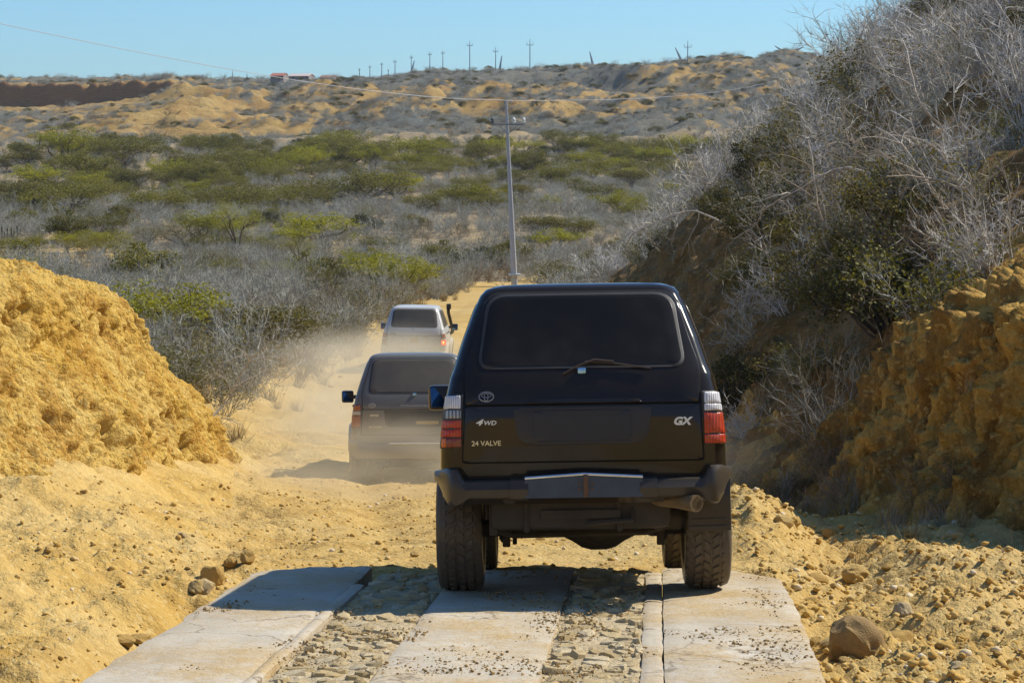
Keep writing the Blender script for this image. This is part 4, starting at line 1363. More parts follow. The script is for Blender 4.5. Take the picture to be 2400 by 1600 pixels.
        bm_obj('bumper_hinge', bm, M['rust'], plate)
    else:
        topf = lambda x: 0.70 + 0.05 * float(smooth(0.70, 0.80, abs(x)))
        botf = lambda x: 0.49 + 0.10 * float(smooth(0.82, 0.94, abs(x)))
        bb = bumper_mesh(-0.935, 0.935, 44, topf, botf, curve, lambda x: curve(x) + 0.17, bmat, root, 'bumper')
        bm = bmesh.new()
        add_box(bm, (0.15, -1.0, 0.712), (1.0, 0.07, 0.018), 0.004)
        bm_obj('bumper_step', bm, M['chrome'] if P.get('bright_step') else bmat, bb)
    # ---- wheels
    for (x, y) in ((-0.80, 0), (0.80, 0), (-0.79, 2.85), (0.79, 2.85)):
        wh = empty('wheel', (x, y, 0.398 * wsc + drop), (random.uniform(0, 6), 0, 0), root)
        wh.scale = (wsc, wsc, wsc)
        if x < 0:
            wh.rotation_euler[2] = PI
        link('tyre', TYRE, None, wh)
        link('tread', TREAD, None, wh)
        link('rim', RIM, None, wh)
        # flared arch
        s = 1 if x > 0 else -1
        fw = P.get('flare_width', 1.0)
        bm = bmesh.new()
        rings = []
        for a in np.linspace(R(P.get('arc', -8)), R(180 - P.get('arc', -8)), 26):
            ca, sa = math.cos(a), math.sin(a)
            ring = []
            for rad, ox in ((0.497, 0.0), (0.497, 0.045 * fw), (0.53, 0.05 * fw), (0.575, 0.012 * fw), (0.575, -0.03), (0.497, -0.03)):
                zz = 0.42 + rad * sa
                wz = body_at(max(zz, 0.6))[0]
                ring.append(bm.verts.new((s * (wz + ox), y + rad * ca, zz)))
            rings.append(ring)
        for r0, r1 in zip(rings, rings[1:]):
            for i in range(6):
                bm.faces.new((r0[i], r0[(i + 1) % 6], r1[(i + 1) % 6], r1[i]))
        bm.faces.new(rings[0])
        bm.faces.new(rings[-1][::-1])
        bmesh.ops.recalc_face_normals(bm, faces=bm.faces[:])
        bm_obj('wheel_arch', bm, M[P['flare']], root, 40)
    # ---- under the floor
    U = M['under']
    for s in (-1, 1):
        bm = bmesh.new()
        add_tube(bm, [(s * 0.46, -0.92, 0.62), (s * 0.46, -0.5, 0.64), (s * 0.42, 0.1, 0.66), (s * 0.42, 0.6, 0.52), (s * 0.42, 3.4, 0.54)], 0.055, 6)
        bm_obj('chassis_rail', bm, U, root)
        bm = bmesh.new()
        add_tube(bm, [(s * 0.50, -0.16, 0.36), (s * 0.44, -0.26, 0.86)], [0.032, 0.026], 8)
        add_box(bm, (s * 0.50, -0.15, 0.33), (0.05, 0.06, 0.09), 0.008)
        bm_obj('shock_absorber', bm, U, root)
        bm = bmesh.new()
        add_tube(bm, [(s * 0.52, 0.02, 0.34), (s * 0.48, 0.9, 0.47)], 0.035, 6)
        bm_obj('trailing_arm', bm, U, root)
    for y, dx in ((0.0, 0.10), (2.85, 0.22)):
        bm = bmesh.new()
        add_lathe(bm, [(-0.72, 0.0), (-0.72, 0.055), (dx - 0.24, 0.060), (dx - 0.17, 0.095), (dx - 0.11, 0.135), (dx - 0.05, 0.152), (dx + 0.05, 0.152), (dx + 0.11, 0.135), (dx + 0.17, 0.095), (dx + 0.24, 0.060), (0.72, 0.055), (0.72, 0.0)], 18, 'X', (0, y, ax))
        add_lathe(bm, [(-0.16, 0.0), (-0.14, 0.09), (-0.06, 0.135), (0.03, 0.15)], 16, 'Y', (dx, y, ax))
        bmesh.ops.recalc_face_normals(bm, faces=bm.faces[:])
        bm_obj('axle', bm, U, root)
    bm = bmesh.new()
    add_box(bm, (-0.02, -0.52, 0.515), (1.12, 0.50, 0.22), 0.06)
    for sx in (-0.36, 0.22):
        add_box(bm, (sx, -0.52, 0.505), (0.045, 0.53, 0.235), 0.03)
    add_tube(bm, [(-0.60, -0.30, 0.40), (-0.45, -0.34, 0.36), (0.40, -0.34, 0.37), (0.58, -0.28, 0.42)], 0.018, 6)
    add_lathe(bm, [(0.20, 0.0), (0.20, 0.06), (0.23, 0.085), (0.62, 0.085), (0.65, 0.06), (0.65, 0.0)], 14, 'X', (0, -0.28, 0.47))
    add_box(bm, (-0.57, -0.62, 0.50), (0.05, 0.06, 0.26), 0.01)
    add_box(bm, (0.47, -0.6, 0.49), (0.05, 0.05, 0.2), 0.01)
    add_box(bm, (-0.02, -0.78, 0.50), (0.50, 0.03, 0.06), 0.01)
    add_tube(bm, [(0.30, -0.74, 0.56), (0.30, -0.8, 0.46), (0.02, -0.8, 0.44)], 0.02, 6)
    bm_obj('fuel_tank', bm, U, root)
    bm = bmesh.new()
    add_box(bm, (0.0, 1.45, 0.42), (1.02, 0.34, 0.15), 0.03)
    add_box(bm, (0.08, 1.0, 0.50), (0.34, 1.3, 0.26), 0.06)
    add_box(bm, (-0.30, 2.55, 0.335), (0.05, 0.05, 0.12), 0.006)
    add_box(bm, (-0.46, 0.55, 0.36), (0.03, 0.05, 0.16), 0.006)
    add_box(bm, (0.52, 0.7, 0.37), (0.16, 0.2, 0.1), 0.03)
    add_box(bm, (-0.18, 0.3, 0.42), (0.3, 0.3, 0.12), 0.04)
    add_box(bm, (0.42, 2.6, 0.34), (0.06, 0.05, 0.13), 0.006)
    add_tube(bm, [(-0.66, 3.02, 0.37), (0.66, 3.02, 0.36)], 0.022, 6)
    bm_obj('gearbox', bm, U, root)
    bm = bmesh.new()
    add_box(bm, (0, 1.5, 0.60), (1.15, 4.2, 0.08), 0.02)
    add_box(bm, (0, -0.72, 0.68), (1.3, 0.10, 0.22), 0.02)
    bm_obj('floor_pan', bm, U, root)
    bm = bmesh.new()
    add_tube(bm, [(0.10, 0.9, 0.50), (0.25, 0.3, 0.60), (0.18, -0.35, 0.63), (0.30, -0.62, 0.600), (0.56, -0.84, 0.575), (0.69, -0.99, 0.560)], [0.035, 0.035, 0.035, 0.040, 0.044, 0.047], 12, False)
    add_tube(bm, [(0.60, -0.88, 0.572), (0.69, -1.005, 0.559), (0.69, -1.005, 0.559), (0.60, -0.88, 0.572)], [0.048, 0.053, 0.038, 0.036], 14, False)
    bmesh.ops.recalc_face_normals(bm, faces=bm.faces[:])
    bm_obj('exhaust_pipe', bm, M['pipe'], root)
    for s in P.get('flaps', (1,)):
        bm = bmesh.new()
        add_box(bm, (s * 0.80, -0.47, 0.545), (0.27, 0.014, 0.33), 0.004)
        add_box(bm, (s * 0.80, -0.482, 0.452), (0.225, 0.010, 0.010), 0.002)
        add_box(bm, (s * 0.80, -0.482, 0.405), (0.255, 0.010, 0.014), 0.002)
        bm_obj('mud_flap', bm, M['dark_plastic'], root)
    # ---- sides: doors with handles, windows, mirrors; front
    for s in (-1, 1):
        sm_ = side_map(s)
        fd = patch('door', rpoly([(0.74, 0.66), (1.92, 0.66), (1.98, 1.33), (0.74, 1.33)], 0.05), sm_, 0.008, pm, root, 0.005, 5)
        rd = patch('door', rpoly([(0.30, 0.66), (0.70, 0.66), (0.70, 1.33), (-0.12, 1.33), (-0.12, 1.05)], [0.04, 0.04, 0.04, 0.05, 0.2]), sm_, 0.008, pm, root, 0.005, 5)
        for dr, y in ((fd, 0.90), (rd, 0.02)):
            bm = bmesh.new()
            add_box(bm, sm_(y, 1.22, 0.022), (0.028, 0.14, 0.035), 0.008)
            bm_obj('handle', bm, M['dark_plastic'], dr)
        for q in ([(0.78, 1.40), (1.86, 1.40), (1.42, 1.82), (0.78, 1.86)], [(-0.06, 1.40), (0.70, 1.40), (0.70, 1.86), (-0.06, 1.86)], [(-0.62, 1.40), (-0.14, 1.40), (-0.14, 1.86), (-0.40, 1.86)]):
            patch('side_window', rpoly(q, 0.05), sm_, 0.006, glass, root, 0.004, 4)
        if s in P['mirrors']:
            bm = bmesh.new()
            add_box(bm, (s * 1.015, 1.86, 1.325), (0.180, 0.10, 0.185), 0.032)
            add_box(bm, (s * 0.90, 1.88, 1.32), (0.14, 0.05, 0.06), 0.012)
            mr = bm_obj('mirror', bm, M['dark_plastic'], root)
            bm = bmesh.new()
            add_box(bm, (s * 1.015, 1.808, 1.325), (0.150, 0.006, 0.150), 0.002, Euler((R(-14), 0, R(-s * 16))))
            bm_obj('mirror_glass', bm, M['mirror_glass'], mr)
        bm = bmesh.new()
        add_box(bm, (s * 0.62, 3.60, 0.98), (0.26, 0.05, 0.17), 0.015)
        bm_obj('headlight', bm, M['clear_lens'], root)
    bm = bmesh.new()
    add_box(bm, (0, 3.60, 0.98), (0.90, 0.04, 0.18), 0.01)
    for k in range(4):
        add_box(bm, (0, 3.625, 0.92 + k * 0.042), (0.86, 0.02, 0.016), 0.004)
    bm_obj('grille', bm, M['dark_plastic'], root)
    bumper_mesh(-0.90, 0.90, 30, lambda x: 0.80, lambda x: 0.58, lambda x: 3.56 - 0.25 * float(smooth(0.7, 0.95, abs(x))), lambda x: 3.74 - 0.25 * float(smooth(0.7, 0.95, abs(x))), bmat, root, 'front_bumper')
    patch('windscreen', rpoly([(-0.72, 1.30), (0.72, 1.30), (0.60, 1.86), (-0.60, 1.86)], 0.06), lambda x, z, o: Vector((x, body_at(z)[2] + o, z + o * 0.6)), 0.008, glass, root, 0.004, 5)
    if P.get('snorkel'):
        bm = bmesh.new()
        add_tube(bm, [(0.86, 2.75, 1.10), (0.93, 2.55, 1.16), (0.93, 2.35, 1.24), (0.90, 2.12, 1.42), (0.835, 1.72, 1.74), (0.835, 1.66, 1.84)], [0.05, 0.05, 0.05, 0.046, 0.046, 0.05], 10)
        add_box(bm, (0.845, 1.66, 1.915), (0.13, 0.16, 0.16), 0.03)
        bm_obj('snorkel', bm, M['dark_plastic'], root)
    if P.get('aerial'):
        bm = bmesh.new()
        add_tube(bm, [(-0.80, 2.0, 1.36), (-0.685, 1.45, 1.84)], 0.010, 6)
        bm_obj('aerial', bm, M['rust'], root)
    return root

L1 = [(1.166, 1.248, 'clear_lens', 0.0, 1.0), (1.106, 1.158, 'smoke_lens', 0.0, 0.86), (1.045, 1.096, 'red_lens', 0.0, 1.0), (0.990, 1.041, 'red_lens', 0.0, 1.0), (0.928, 0.984, 'dark_red_lens', 0.0, 0.72), (0.928, 0.984, 'orange_lens', 0.74, 0.94)]
L2 = [(1.180, 1.248, 'clear_lens', 0.0, 1.0), (1.132, 1.176, 'clear_lens', 0.0, 1.0), (0.990, 1.122, 'red_lens', 0.0, 1.0), (0.930, 0.986, 'red_lens', 0.0, 1.0)]
LG = [(1.165, 1.245, 'dull_red_lens', 0.0, 1.0), (1.105, 1.160, 'dull_white_lens', 0.0, 1.0), (0.935, 1.100, 'dull_red_lens', 0.0, 1.0)]
LW = [(1.120, 1.240, 'dull_red_lens', 0.0, 1.0), (1.075, 1.115, 'dull_white_lens', 0.0, 1.0), (0.930, 1.070, 'dull_red_lens', 0.0, 1.0)]
LWR = [(1.120, 1.240, 'dull_red_lens', 0.0, 1.0), (1.075, 1.115, 'dull_white_lens', 0.0, 1.0), (0.930, 0.975, 'lit_lens', 0.0, 1.0), (0.978, 1.035, 'lit_lens', 0.0, 0.30), (0.978, 1.035, 'lit_bulb', 0.32, 0.62), (0.978, 1.035, 'lit_lens', 0.64, 1.0), (1.038, 1.070, 'lit_lens', 0.0, 1.0)]

c0 = at(1369, 1385, 15.35)
build_car('car', 'black off-road car at the front of the queue of three, its rear filling the road', (c0.x, 15.35, float(slab_z(15.35)) + 0.002), R(1.2), math.atan(0.128), R(-1.0),
          dict(arc=24, flare_width=0.3, paint='black_paint', glass='glass', recess='plate_dark', plate='plate_dark', emblem='emblem', bumper='dark_plastic', flare='black_paint', wiper=True, kinked_bumper=True, flaps=(1,), mirrors=(-1,),
               lights_left=L1, lights_right=L2,
               letters=[('4', -0.662, 1.061, 0.036, 0.050, 'badge', 0.35, 0.0015), ('WD', -0.610, 1.061, 0.027, 0.076, 'badge', 0.2, 0.0008), ('24 VALVE', -0.690, 0.934, 0.030, 0.182, 'brass_badge', 0.0, 0.0007), ('GX', 0.566, 1.047, 0.046, 0.118, 'badge', 0.25, 0.003)]))
c1 = at(972, 1126, 33.9)
build_car('car', 'dark grey off-road car ahead of the black one, half hidden behind it in dust', (c1.x, 33.9, float(road_z(33.9)) - 0.02), R(-2.3), R(4.6), 0.0,
          dict(drop=0.17, wheel_scale=0.90, paint='grey_paint', glass='dusty_glass', recess='plate_dark', plate='plate_yellow', plate_box=[(0.02, 0.975), (0.34, 0.975), (0.34, 1.02), (0.02, 1.02)], emblem='plate_white', bumper='grey_paint', flare='grey_paint', bright_step=True, flaps=(), mirrors=(-1, 1), aerial=True,
               lights_left=LG, lights_right=LG,
               letters=[('TOYOTA', -0.20, 1.222, 0.024, 0.13, 'plate_white', 0.0, 0.001), ('LANDCRUISER', -0.06, 1.222, 0.024, 0.37, 'plate_white', 0.0, 0.001), ('4WD', -0.63, 1.085, 0.030, 0.13, 'brass_badge', 0.1, 0.002), ('24 VALVE', -0.64, 0.925, 0.026, 0.18, 'brass_badge', 0.0, 0.001)]))
c2 = at(973, 874, 65.9)
build_car('car', 'silver white off-road car leading the queue, snorkel on its right side and brake light lit', (c2.x, 65.9, float(road_z(65.9)) - 0.02), R(0.8), R(1.5), R(0.8),
          dict(drop=0.15, wheel_scale=0.90, paint='silver_paint', glass='dusty_glass', recess='plate_white', plate='plate_white', plate2='plate_yellow', emblem='plate_white', bumper='silver_paint', flare='silver_paint', flaps=(-1, 1), mirrors=(-1, 1), snorkel=True,
               lights_left=LW, lights_right=LWR, letters=[('4WD', -0.64, 1.215, 0.030, 0.13, 'plate_dark', 0.1, 0.001)]))
# ------------------------------------------------------------------ plants
class PM:
    """Collects ribbons, prisms and leaf cards for one plant mesh; slot 0 wood, slot 1 leaf."""
    def __init__(self):
        self.V, self.T, self.Q, self.tm, self.qm = [], [], [], [], []
    def ribbon(self, pts, w0, w1, rng, m=0):
        n = len(pts)
        d = rng.normal(size=3)
        t = pts[-1] - pts[0]
        s = np.cross(t, d)
        s /= np.linalg.norm(s) + 1e-9
        b0 = len(self.V)
        for i, p in enumerate(pts):
            w = w0 + (w1 - w0) * i / (n - 1)
            if i < n - 1:
                self.V += [p - s * w, p + s * w]
            else:
                self.V += [p]
        for i in range(n - 2):
            self.Q.append((b0 + 2 * i, b0 + 2 * i + 1, b0 + 2 * i + 3, b0 + 2 * i + 2))
            self.qm.append(m)
        k = b0 + 2 * (n - 2)
        self.T.append((k, k + 1, k + 2))
        self.tm.append(m)
    def prism(self, pts, r0, r1, rng, m=0, sides=4):
        b0 = len(self.V)
        n = len(pts)
        for i, p in enumerate(pts):
            t = pts[min(i + 1, n - 1)] - pts[max(i - 1, 0)]
            t = t / (np.linalg.norm(t) + 1e-9)
            a = np.cross(t, (0.3, 0.1, 0.95) if abs(t[2]) < 0.9 else (1, 0, 0))
            a /= np.linalg.norm(a) + 1e-9
            b_ = np.cross(t, a)
            r = r0 + (r1 - r0) * i / (n - 1)
            for k in range(sides):
                th = 2 * PI * k / sides
                self.V.append(p + (a * math.cos(th) + b_ * math.sin(th)) * r)
        for i in range(n - 1):
            for k in range(sides):
                k2 = (k + 1) % sides
                self.Q.append((b0 + i * sides + k, b0 + i * sides + k2, b0 + (i + 1) * sides + k2, b0 + (i + 1) * sides + k))
                self.qm.append(m)
    def leaf(self, p, size, rng, flat=0.4, m=1):
        d = rng.normal(size=3)
        d[2] *= flat
        d /= np.linalg.norm(d) + 1e-9
        e = np.cross(d, rng.normal(size=3) * np.array([0.5, 0.5, 1.0]))
        e /= np.linalg.norm(e) + 1e-9
        l, w = size * (0.8 + 0.5 * rng.random()), size * 0.34
        b0 = len(self.V)
        self.V += [p - d * l * 0.5, p + e * w, p + d * l * 0.5, p - e * w]
        self.Q.append((b0, b0 + 1, b0 + 2, b0 + 3))
        self.qm.append(m)
    def mesh(self, name, mats):
        mi = np.array(self.tm + self.qm)
        me = np_mesh(name, np.array(self.V), self.T or None, self.Q or None, False, mi)
        for mt in mats:
            me.materials.append(mt)
        return me

def bend(p, d, L, n, rng, wob=0.25, grav=0.0):
    """Polyline from p along d, wandering; grav > 0 makes it droop."""
    pts = [p]
    d = d / np.linalg.norm(d)
    for i in range(n):
        d = d + rng.normal(size=3) * wob
        d[2] -= grav
        d = d / np.linalg.norm(d)
        pts.append(pts[-1] + d * L / n)
    return pts, d

def along(pts, t):
    k = t * (len(pts) - 1)
    i = min(int(k), len(pts) - 2)
    return pts[i] + (pts[i + 1] - pts[i]) * (k - i), (pts[i + 1] - pts[i]) / (np.linalg.norm(pts[i + 1] - pts[i]) + 1e-9)

def dry_shrub(seed, h=2.2, spread=0.9, stems=15, kids=9, twigs=6, tw=0.006, leaves=0, lmat=None, droop=0.02):
    rng = np.random.default_rng(seed)
    P = PM()
    for s in range(stems):
        a = rng.random() * 2 * PI
        tilt = spread * (0.15 + 0.85 * rng.random() ** 0.7)
        d = np.array([math.cos(a) * math.sin(tilt), math.sin(a) * math.sin(tilt), math.cos(tilt)])
        L = h * (0.65 + 0.45 * rng.random())
        p0 = np.array([rng.normal() * 0.16 * h * 0.5, rng.normal() * 0.16 * h * 0.5, -0.08])
        st, _ = bend(p0, d, L, 5, rng, 0.13, droop)
        P.prism(st, 0.0085 * h, 0.003 * h, rng, 0, 3)
        for k in range(kids):
            q, td = along(st, 0.22 + 0.76 * rng.random())
            kd = td * 0.9 + rng.normal(size=3) * 0.55 + np.array([0, 0, 0.22])
            kl = L * (0.16 + 0.26 * rng.random())
            kt, _ = bend(q, kd, kl, 3, rng, 0.22, droop)
            P.ribbon(kt, tw * 1.5, tw * 0.7, rng)
            for j in range(twigs):
                q2, td2 = along(kt, 0.25 + 0.75 * rng.random())
                ed = td2 * 0.7 + rng.normal(size=3) * 0.6 + np.array([0, 0, 0.28])
                et, _ = bend(q2, ed, kl * (0.3 + 0.45 * rng.random()), 2, rng, 0.2)
                P.ribbon(et, tw, tw * 0.4, rng)
                if leaves and rng.random() < leaves:
                    for _k in range(3):
                        P.leaf(et[-1] + rng.normal(size=3) * 0.06, 0.07, rng)
    return P.mesh('dry_shrub', [M['twig']] + ([lmat] if lmat else []))

def acacia(seed, h=3.2, rad=2.6, limbs=6, pads=7, leaves=2600, lsize=0.10, flat=0.16, lean=0.0):
    """Spreading thorn tree: a forked trunk mesh and a layered, flat crown mesh."""
    rng = np.random.default_rng(seed)
    W, Cn = PM(), PM()
    p0 = np.array([0.0, 0.0, -0.15])
    fork, _ = bend(p0, np.array([lean, 0.1 * rng.normal(), 1.0]), h * 0.28, 3, rng, 0.12)
    W.prism(fork, 0.050 * h, 0.038 * h, rng, 0, 6)
    centres = []
    for s in range(limbs):
        a = 2 * PI * (s + 0.6 * rng.random()) / limbs
        out = rad * (0.35 + 0.6 * rng.random())
        tgt = np.array([math.cos(a) * out + lean * h, math.sin(a) * out, h * (0.70 + 0.24 * rng.random()) - 0.08 * out])
        b0 = fork[-1 if rng.random() < 0.7 else -2]
        n = 6
        pts = []
        off = rng.normal(size=3) * 0.10 * h
        for i in range(n + 1):
            t = i / n
            q = b0 + (tgt - b0) * t
            q = q + off * math.sin(PI * t) + np.array([0, 0, 0.10 * h * math.sin(PI * t)])
            pts.append(q + rng.normal(size=3) * 0.03 * h * (0 < i < n))
        W.prism(pts, 0.024 * h, 0.007 * h, rng, 0, 4)
        centres.append((pts[-1], 1.0))
        for k in range(pads):
            q, td = along(pts, 0.35 + 0.65 * rng.random())
            kd = td + rng.normal(size=3) * 0.75
            kd[2] = abs(kd[2]) * 0.5 + 0.25
            kt, _ = bend(q, kd, rad * (0.22 + 0.25 * rng.random()), 3, rng, 0.25)
            W.prism(kt, 0.008 * h, 0.0025 * h, rng, 0, 3)
            centres.append((kt[-1], 0.5 + 0.5 * rng.random()))
            for j in range(5):
                q2, td2 = along(kt, 0.3 + 0.7 * rng.random())
                et, _ = bend(q2, td2 + rng.normal(size=3) * 0.7, 0.35 * (0.5 + rng.random()), 2, rng, 0.2)
                Cn.ribbon(et, 0.006, 0.002, rng, 0)
    tot = sum(c[1] for c in centres)
    for (c, wgt) in centres:
        pr = rad * (0.20 + 0.14 * rng.random()) * (0.7 + 0.5 * wgt)
        m = int(leaves * wgt / tot)
        # a few sprays inside every pad leave gaps between them
        sprays = [c + np.array([rng.normal() * pr * 0.6, rng.normal() * pr * 0.6, rng.normal() * pr * flat * 1.2]) for _ in range(7)]
        for k in range(m):
            sc = sprays[rng.integers(len(sprays))]
            q = sc + np.array([rng.normal() * pr * 0.26, rng.normal() * pr * 0.26, rng.normal() * pr * flat * 0.75])
            Cn.leaf(q, lsize, rng, 0.35)
    return W, Cn

def leafy_bush(seed, h=1.8, rad=1.3, leaves=2600, lsize=0.10, clumps=26):
    rng = np.random.default_rng(seed)
    W, Cn = PM(), PM()
    cl = []
    for s in range(clumps):
        a = rng.random() * 2 * PI
        rr = rad * math.sqrt(rng.random()) * 0.85
        zz = h * (0.25 + 0.62 * rng.random()) * (1 - 0.45 * (rr / rad) ** 2)
        c = np.array([math.cos(a) * rr, math.sin(a) * rr, zz])
        cl.append((c, 0.16 + 0.20 * rng.random()))
        pts = []
        for i in range(4):
            t = i / 3
            pts.append(np.array([c[0] * t ** 1.2, c[1] * t ** 1.2, -0.1 + (c[2] + 0.1) * t]) + rng.normal(size=3) * 0.05 * (0 < i < 3))
        W.prism(pts, 0.018 * h, 0.006 * h, rng, 0, 3)
        for j in range(5):
            et, _ = bend(c, rng.normal(size=3) + np.array([c[0], c[1], 1.2]), 0.35 * (0.6 + rng.random()), 2, rng, 0.25)
            Cn.ribbon(et, 0.007, 0.002, rng, 0)
    for k in range(leaves):
        c, r = cl[rng.integers(len(cl))]
        d = rng.normal(size=3)
        d /= np.linalg.norm(d)
        q = c + d * r * rad * (0.5 + 0.6 * rng.random()) * np.array([1, 1, 0.8])
        Cn.leaf(q, lsize, rng, 0.7)
    return W, Cn

def grass_tuft(seed, h=0.7, n=70, mat='straw', w=0.006, spread=0.5):
    rng = np.random.default_rng(seed)
    P = PM()
    for k in range(n):
        a = rng.random() * 2 * PI
        tilt = spread * rng.random() ** 0.6
        d = np.array([math.cos(a) * math.sin(tilt), math.sin(a) * math.sin(tilt), math.cos(tilt)])
        p0 = np.array([rng.normal() * 0.09, rng.normal() * 0.09, -0.03])
        st, _ = bend(p0, d, h * (0.45 + 0.6 * rng.random()), 3, rng, 0.13, 0.07)
        P.ribbon(st, w, w * 0.5, rng)
    return P.mesh('grass_tuft', [M[mat]])

def bare_branch(seed, L=3.0, r=0.03, droop=0.03, kids=9):
    """Big pale dead limb with arching side branches."""
    rng = np.random.default_rng(seed)
    P = PM()
    main, _ = bend(np.zeros(3), np.array([1.0, 0.1, 0.42]), L, 11, rng, 0.17, droop)
    P.prism(main, r, r * 0.3, rng, 0, 6)
    for k in range(kids):
        q, td = along(main, 0.15 + 0.83 * rng.random())
        sd = td + rng.normal(size=3) * 0.75
        sl = L * (0.18 + 0.30 * rng.random())
        sp, _ = bend(q, sd, sl, 7, rng, 0.22, droop * 1.5)
        P.prism(sp, r * 0.42, r * 0.12, rng, 0, 4)
        for j in range(6):
            q2, td2 = along(sp, 0.2 + 0.8 * rng.random())
            ep, _ = bend(q2, td2 + rng.normal(size=3) * 0.8, sl * (0.25 + 0.35 * rng.random()), 5, rng, 0.24, droop * 2)
            P.prism(ep, r * 0.16, r * 0.06, rng, 0, 3)
            for i in range(3):
                q3, td3 = along(ep, 0.3 + 0.7 * rng.random())
                gp, _ = bend(q3, td3 + rng.normal(size=3) * 0.8, sl * 0.16, 3, rng, 0.25)
                P.ribbon(gp, r * 0.10, r * 0.04, rng)
    return P.mesh('dead_branch', [M['pale_branch']])

SHRUBS = [dry_shrub(10 + k, h, sp, st, kd, tg) for k, (h, sp, st, kd, tg) in enumerate([(2.1, 0.75, 16, 10, 6), (1.7, 1.0, 18, 9, 6), (2.5, 0.65, 14, 11, 6), (1.4, 1.1, 16, 9, 7), (2.0, 0.9, 20, 9, 5)])]
FINE = [dry_shrub(30 + k, 1.7, 0.85, 22, 11, 7, 0.0042) for k in range(3)]
SPARSE = [dry_shrub(40 + k, 1.8, 0.85, 15, 10, 6, 0.006, 0.45, M['olive_leaf']) for k in range(3)]
def pair(fn, mats_w, leafm, *a, **k):
    W, Cn = fn(*a, **k)
    return W.mesh('trunk', [M[mats_w]]), Cn.mesh('crown', [M['bark'], M[leafm]])
ACACIAS = [pair(acacia, 'bark', lm, 60 + k, h, r, lb, 7, lv, ls) for k, (h, r, lb, lv, ls, lm) in enumerate([
    (3.0, 2.6, 7, 5200, 0.13, 'leaf'), (2.5, 2.9, 8, 5600, 0.13, 'leaf'), (3.4, 2.4, 6, 4600, 0.13, 'bright_leaf'), (2.8, 2.5, 7, 5000, 0.13, 'olive_leaf')])]
NEAR_ACACIAS = [pair(acacia, 'bark', lm, 160 + k, h, r, lb, 8, lv, ls, 0.32) for k, (h, r, lb, lv, ls, lm) in enumerate([
    (2.6, 2.3, 7, 5200, 0.060, 'leaf'), (2.3, 2.5, 8, 5200, 0.060, 'olive_leaf'), (2.9, 2.1, 6, 5000, 0.062, 'bright_leaf')])]
BROWN = [dry_shrub(130 + k, h, 0.9, 18, 9, 6, 0.006, lf, M['olive_leaf'] if lf else None) for k, (h, lf) in enumerate(((1.7, 0), (1.3, 0), (1.9, 0.4)))]
for me in BROWN:
    me.materials[0] = M['brown_twig']
SILVER = [dry_shrub(150 + k, h, sp, st, kd, tg, 0.006) for k, (h, sp, st, kd, tg) in enumerate([(2.0, 0.85, 18, 10, 6), (1.6, 1.05, 20, 9, 6), (2.3, 0.7, 16, 11, 6)])]
for me in SILVER:
    me.materials[0] = M['silver_twig']
LEAFY = [dry_shrub(140 + k, 1.6, 0.95, 16, 10, 6, 0.006, 0.95, M[lm]) for k, lm in enumerate(('olive_leaf', 'leaf', 'dark_leaf'))]
BUSHES = [pair(leafy_bush, 'bark', lm, 80 + k, h, r, lv, 0.10) for k, (h, r, lv, lm) in enumerate([
    (1.9, 1.4, 4200, 'dark_leaf'), (1.5, 1.3, 4000, 'olive_leaf'), (2.3, 1.5, 4400, 'leaf')])]
NEARB = [pair(leafy_bush, 'bark', lm, 90 + k, 1.7, 1.2, 6500, 0.055, 34) for k, lm in enumerate(('olive_leaf', 'dark_leaf'))]
GRASS = [grass_tuft(100 + k, 0.7, 80) for k in range(3)] + [grass_tuft(104, 1.1, 60, 'twig', 0.006, 0.35)]
BRANCH = [bare_branch(120 + k, 3.2, 0.030, 0.03 + 0.02 * (k % 2)) for k in range(4)]

RP = random.Random(4242)
COUNT = {}
def put(me, name, cat, label, group, x, y, z, s, rz=None, tilt=0.08, sz=1.0):
    o = link(name, me)
    o.location = (x, y, z)
    o.rotation_euler = (RP.uniform(-tilt, tilt), RP.uniform(-tilt, tilt), RP.uniform(0, 6.28) if rz is None else rz)
    o.scale = (s, s, s * sz)
    COUNT[cat] = COUNT.get(cat, 0) + 1
    return thing(o, label, cat, group)
def put_tree(pr, name, cat, label, group, x, y, z, s, rz=None, sz=1.0):
    t = empty(name, (x, y, z), (0, 0, RP.uniform(0, 6.28) if rz is None else rz))
    t.scale = (s, s, s * sz)
    link('trunk', pr[0], None, t)
    link('crown', pr[1], None, t)
    COUNT[cat] = COUNT.get(cat, 0) + 1
    return thing(t, label, cat, group)

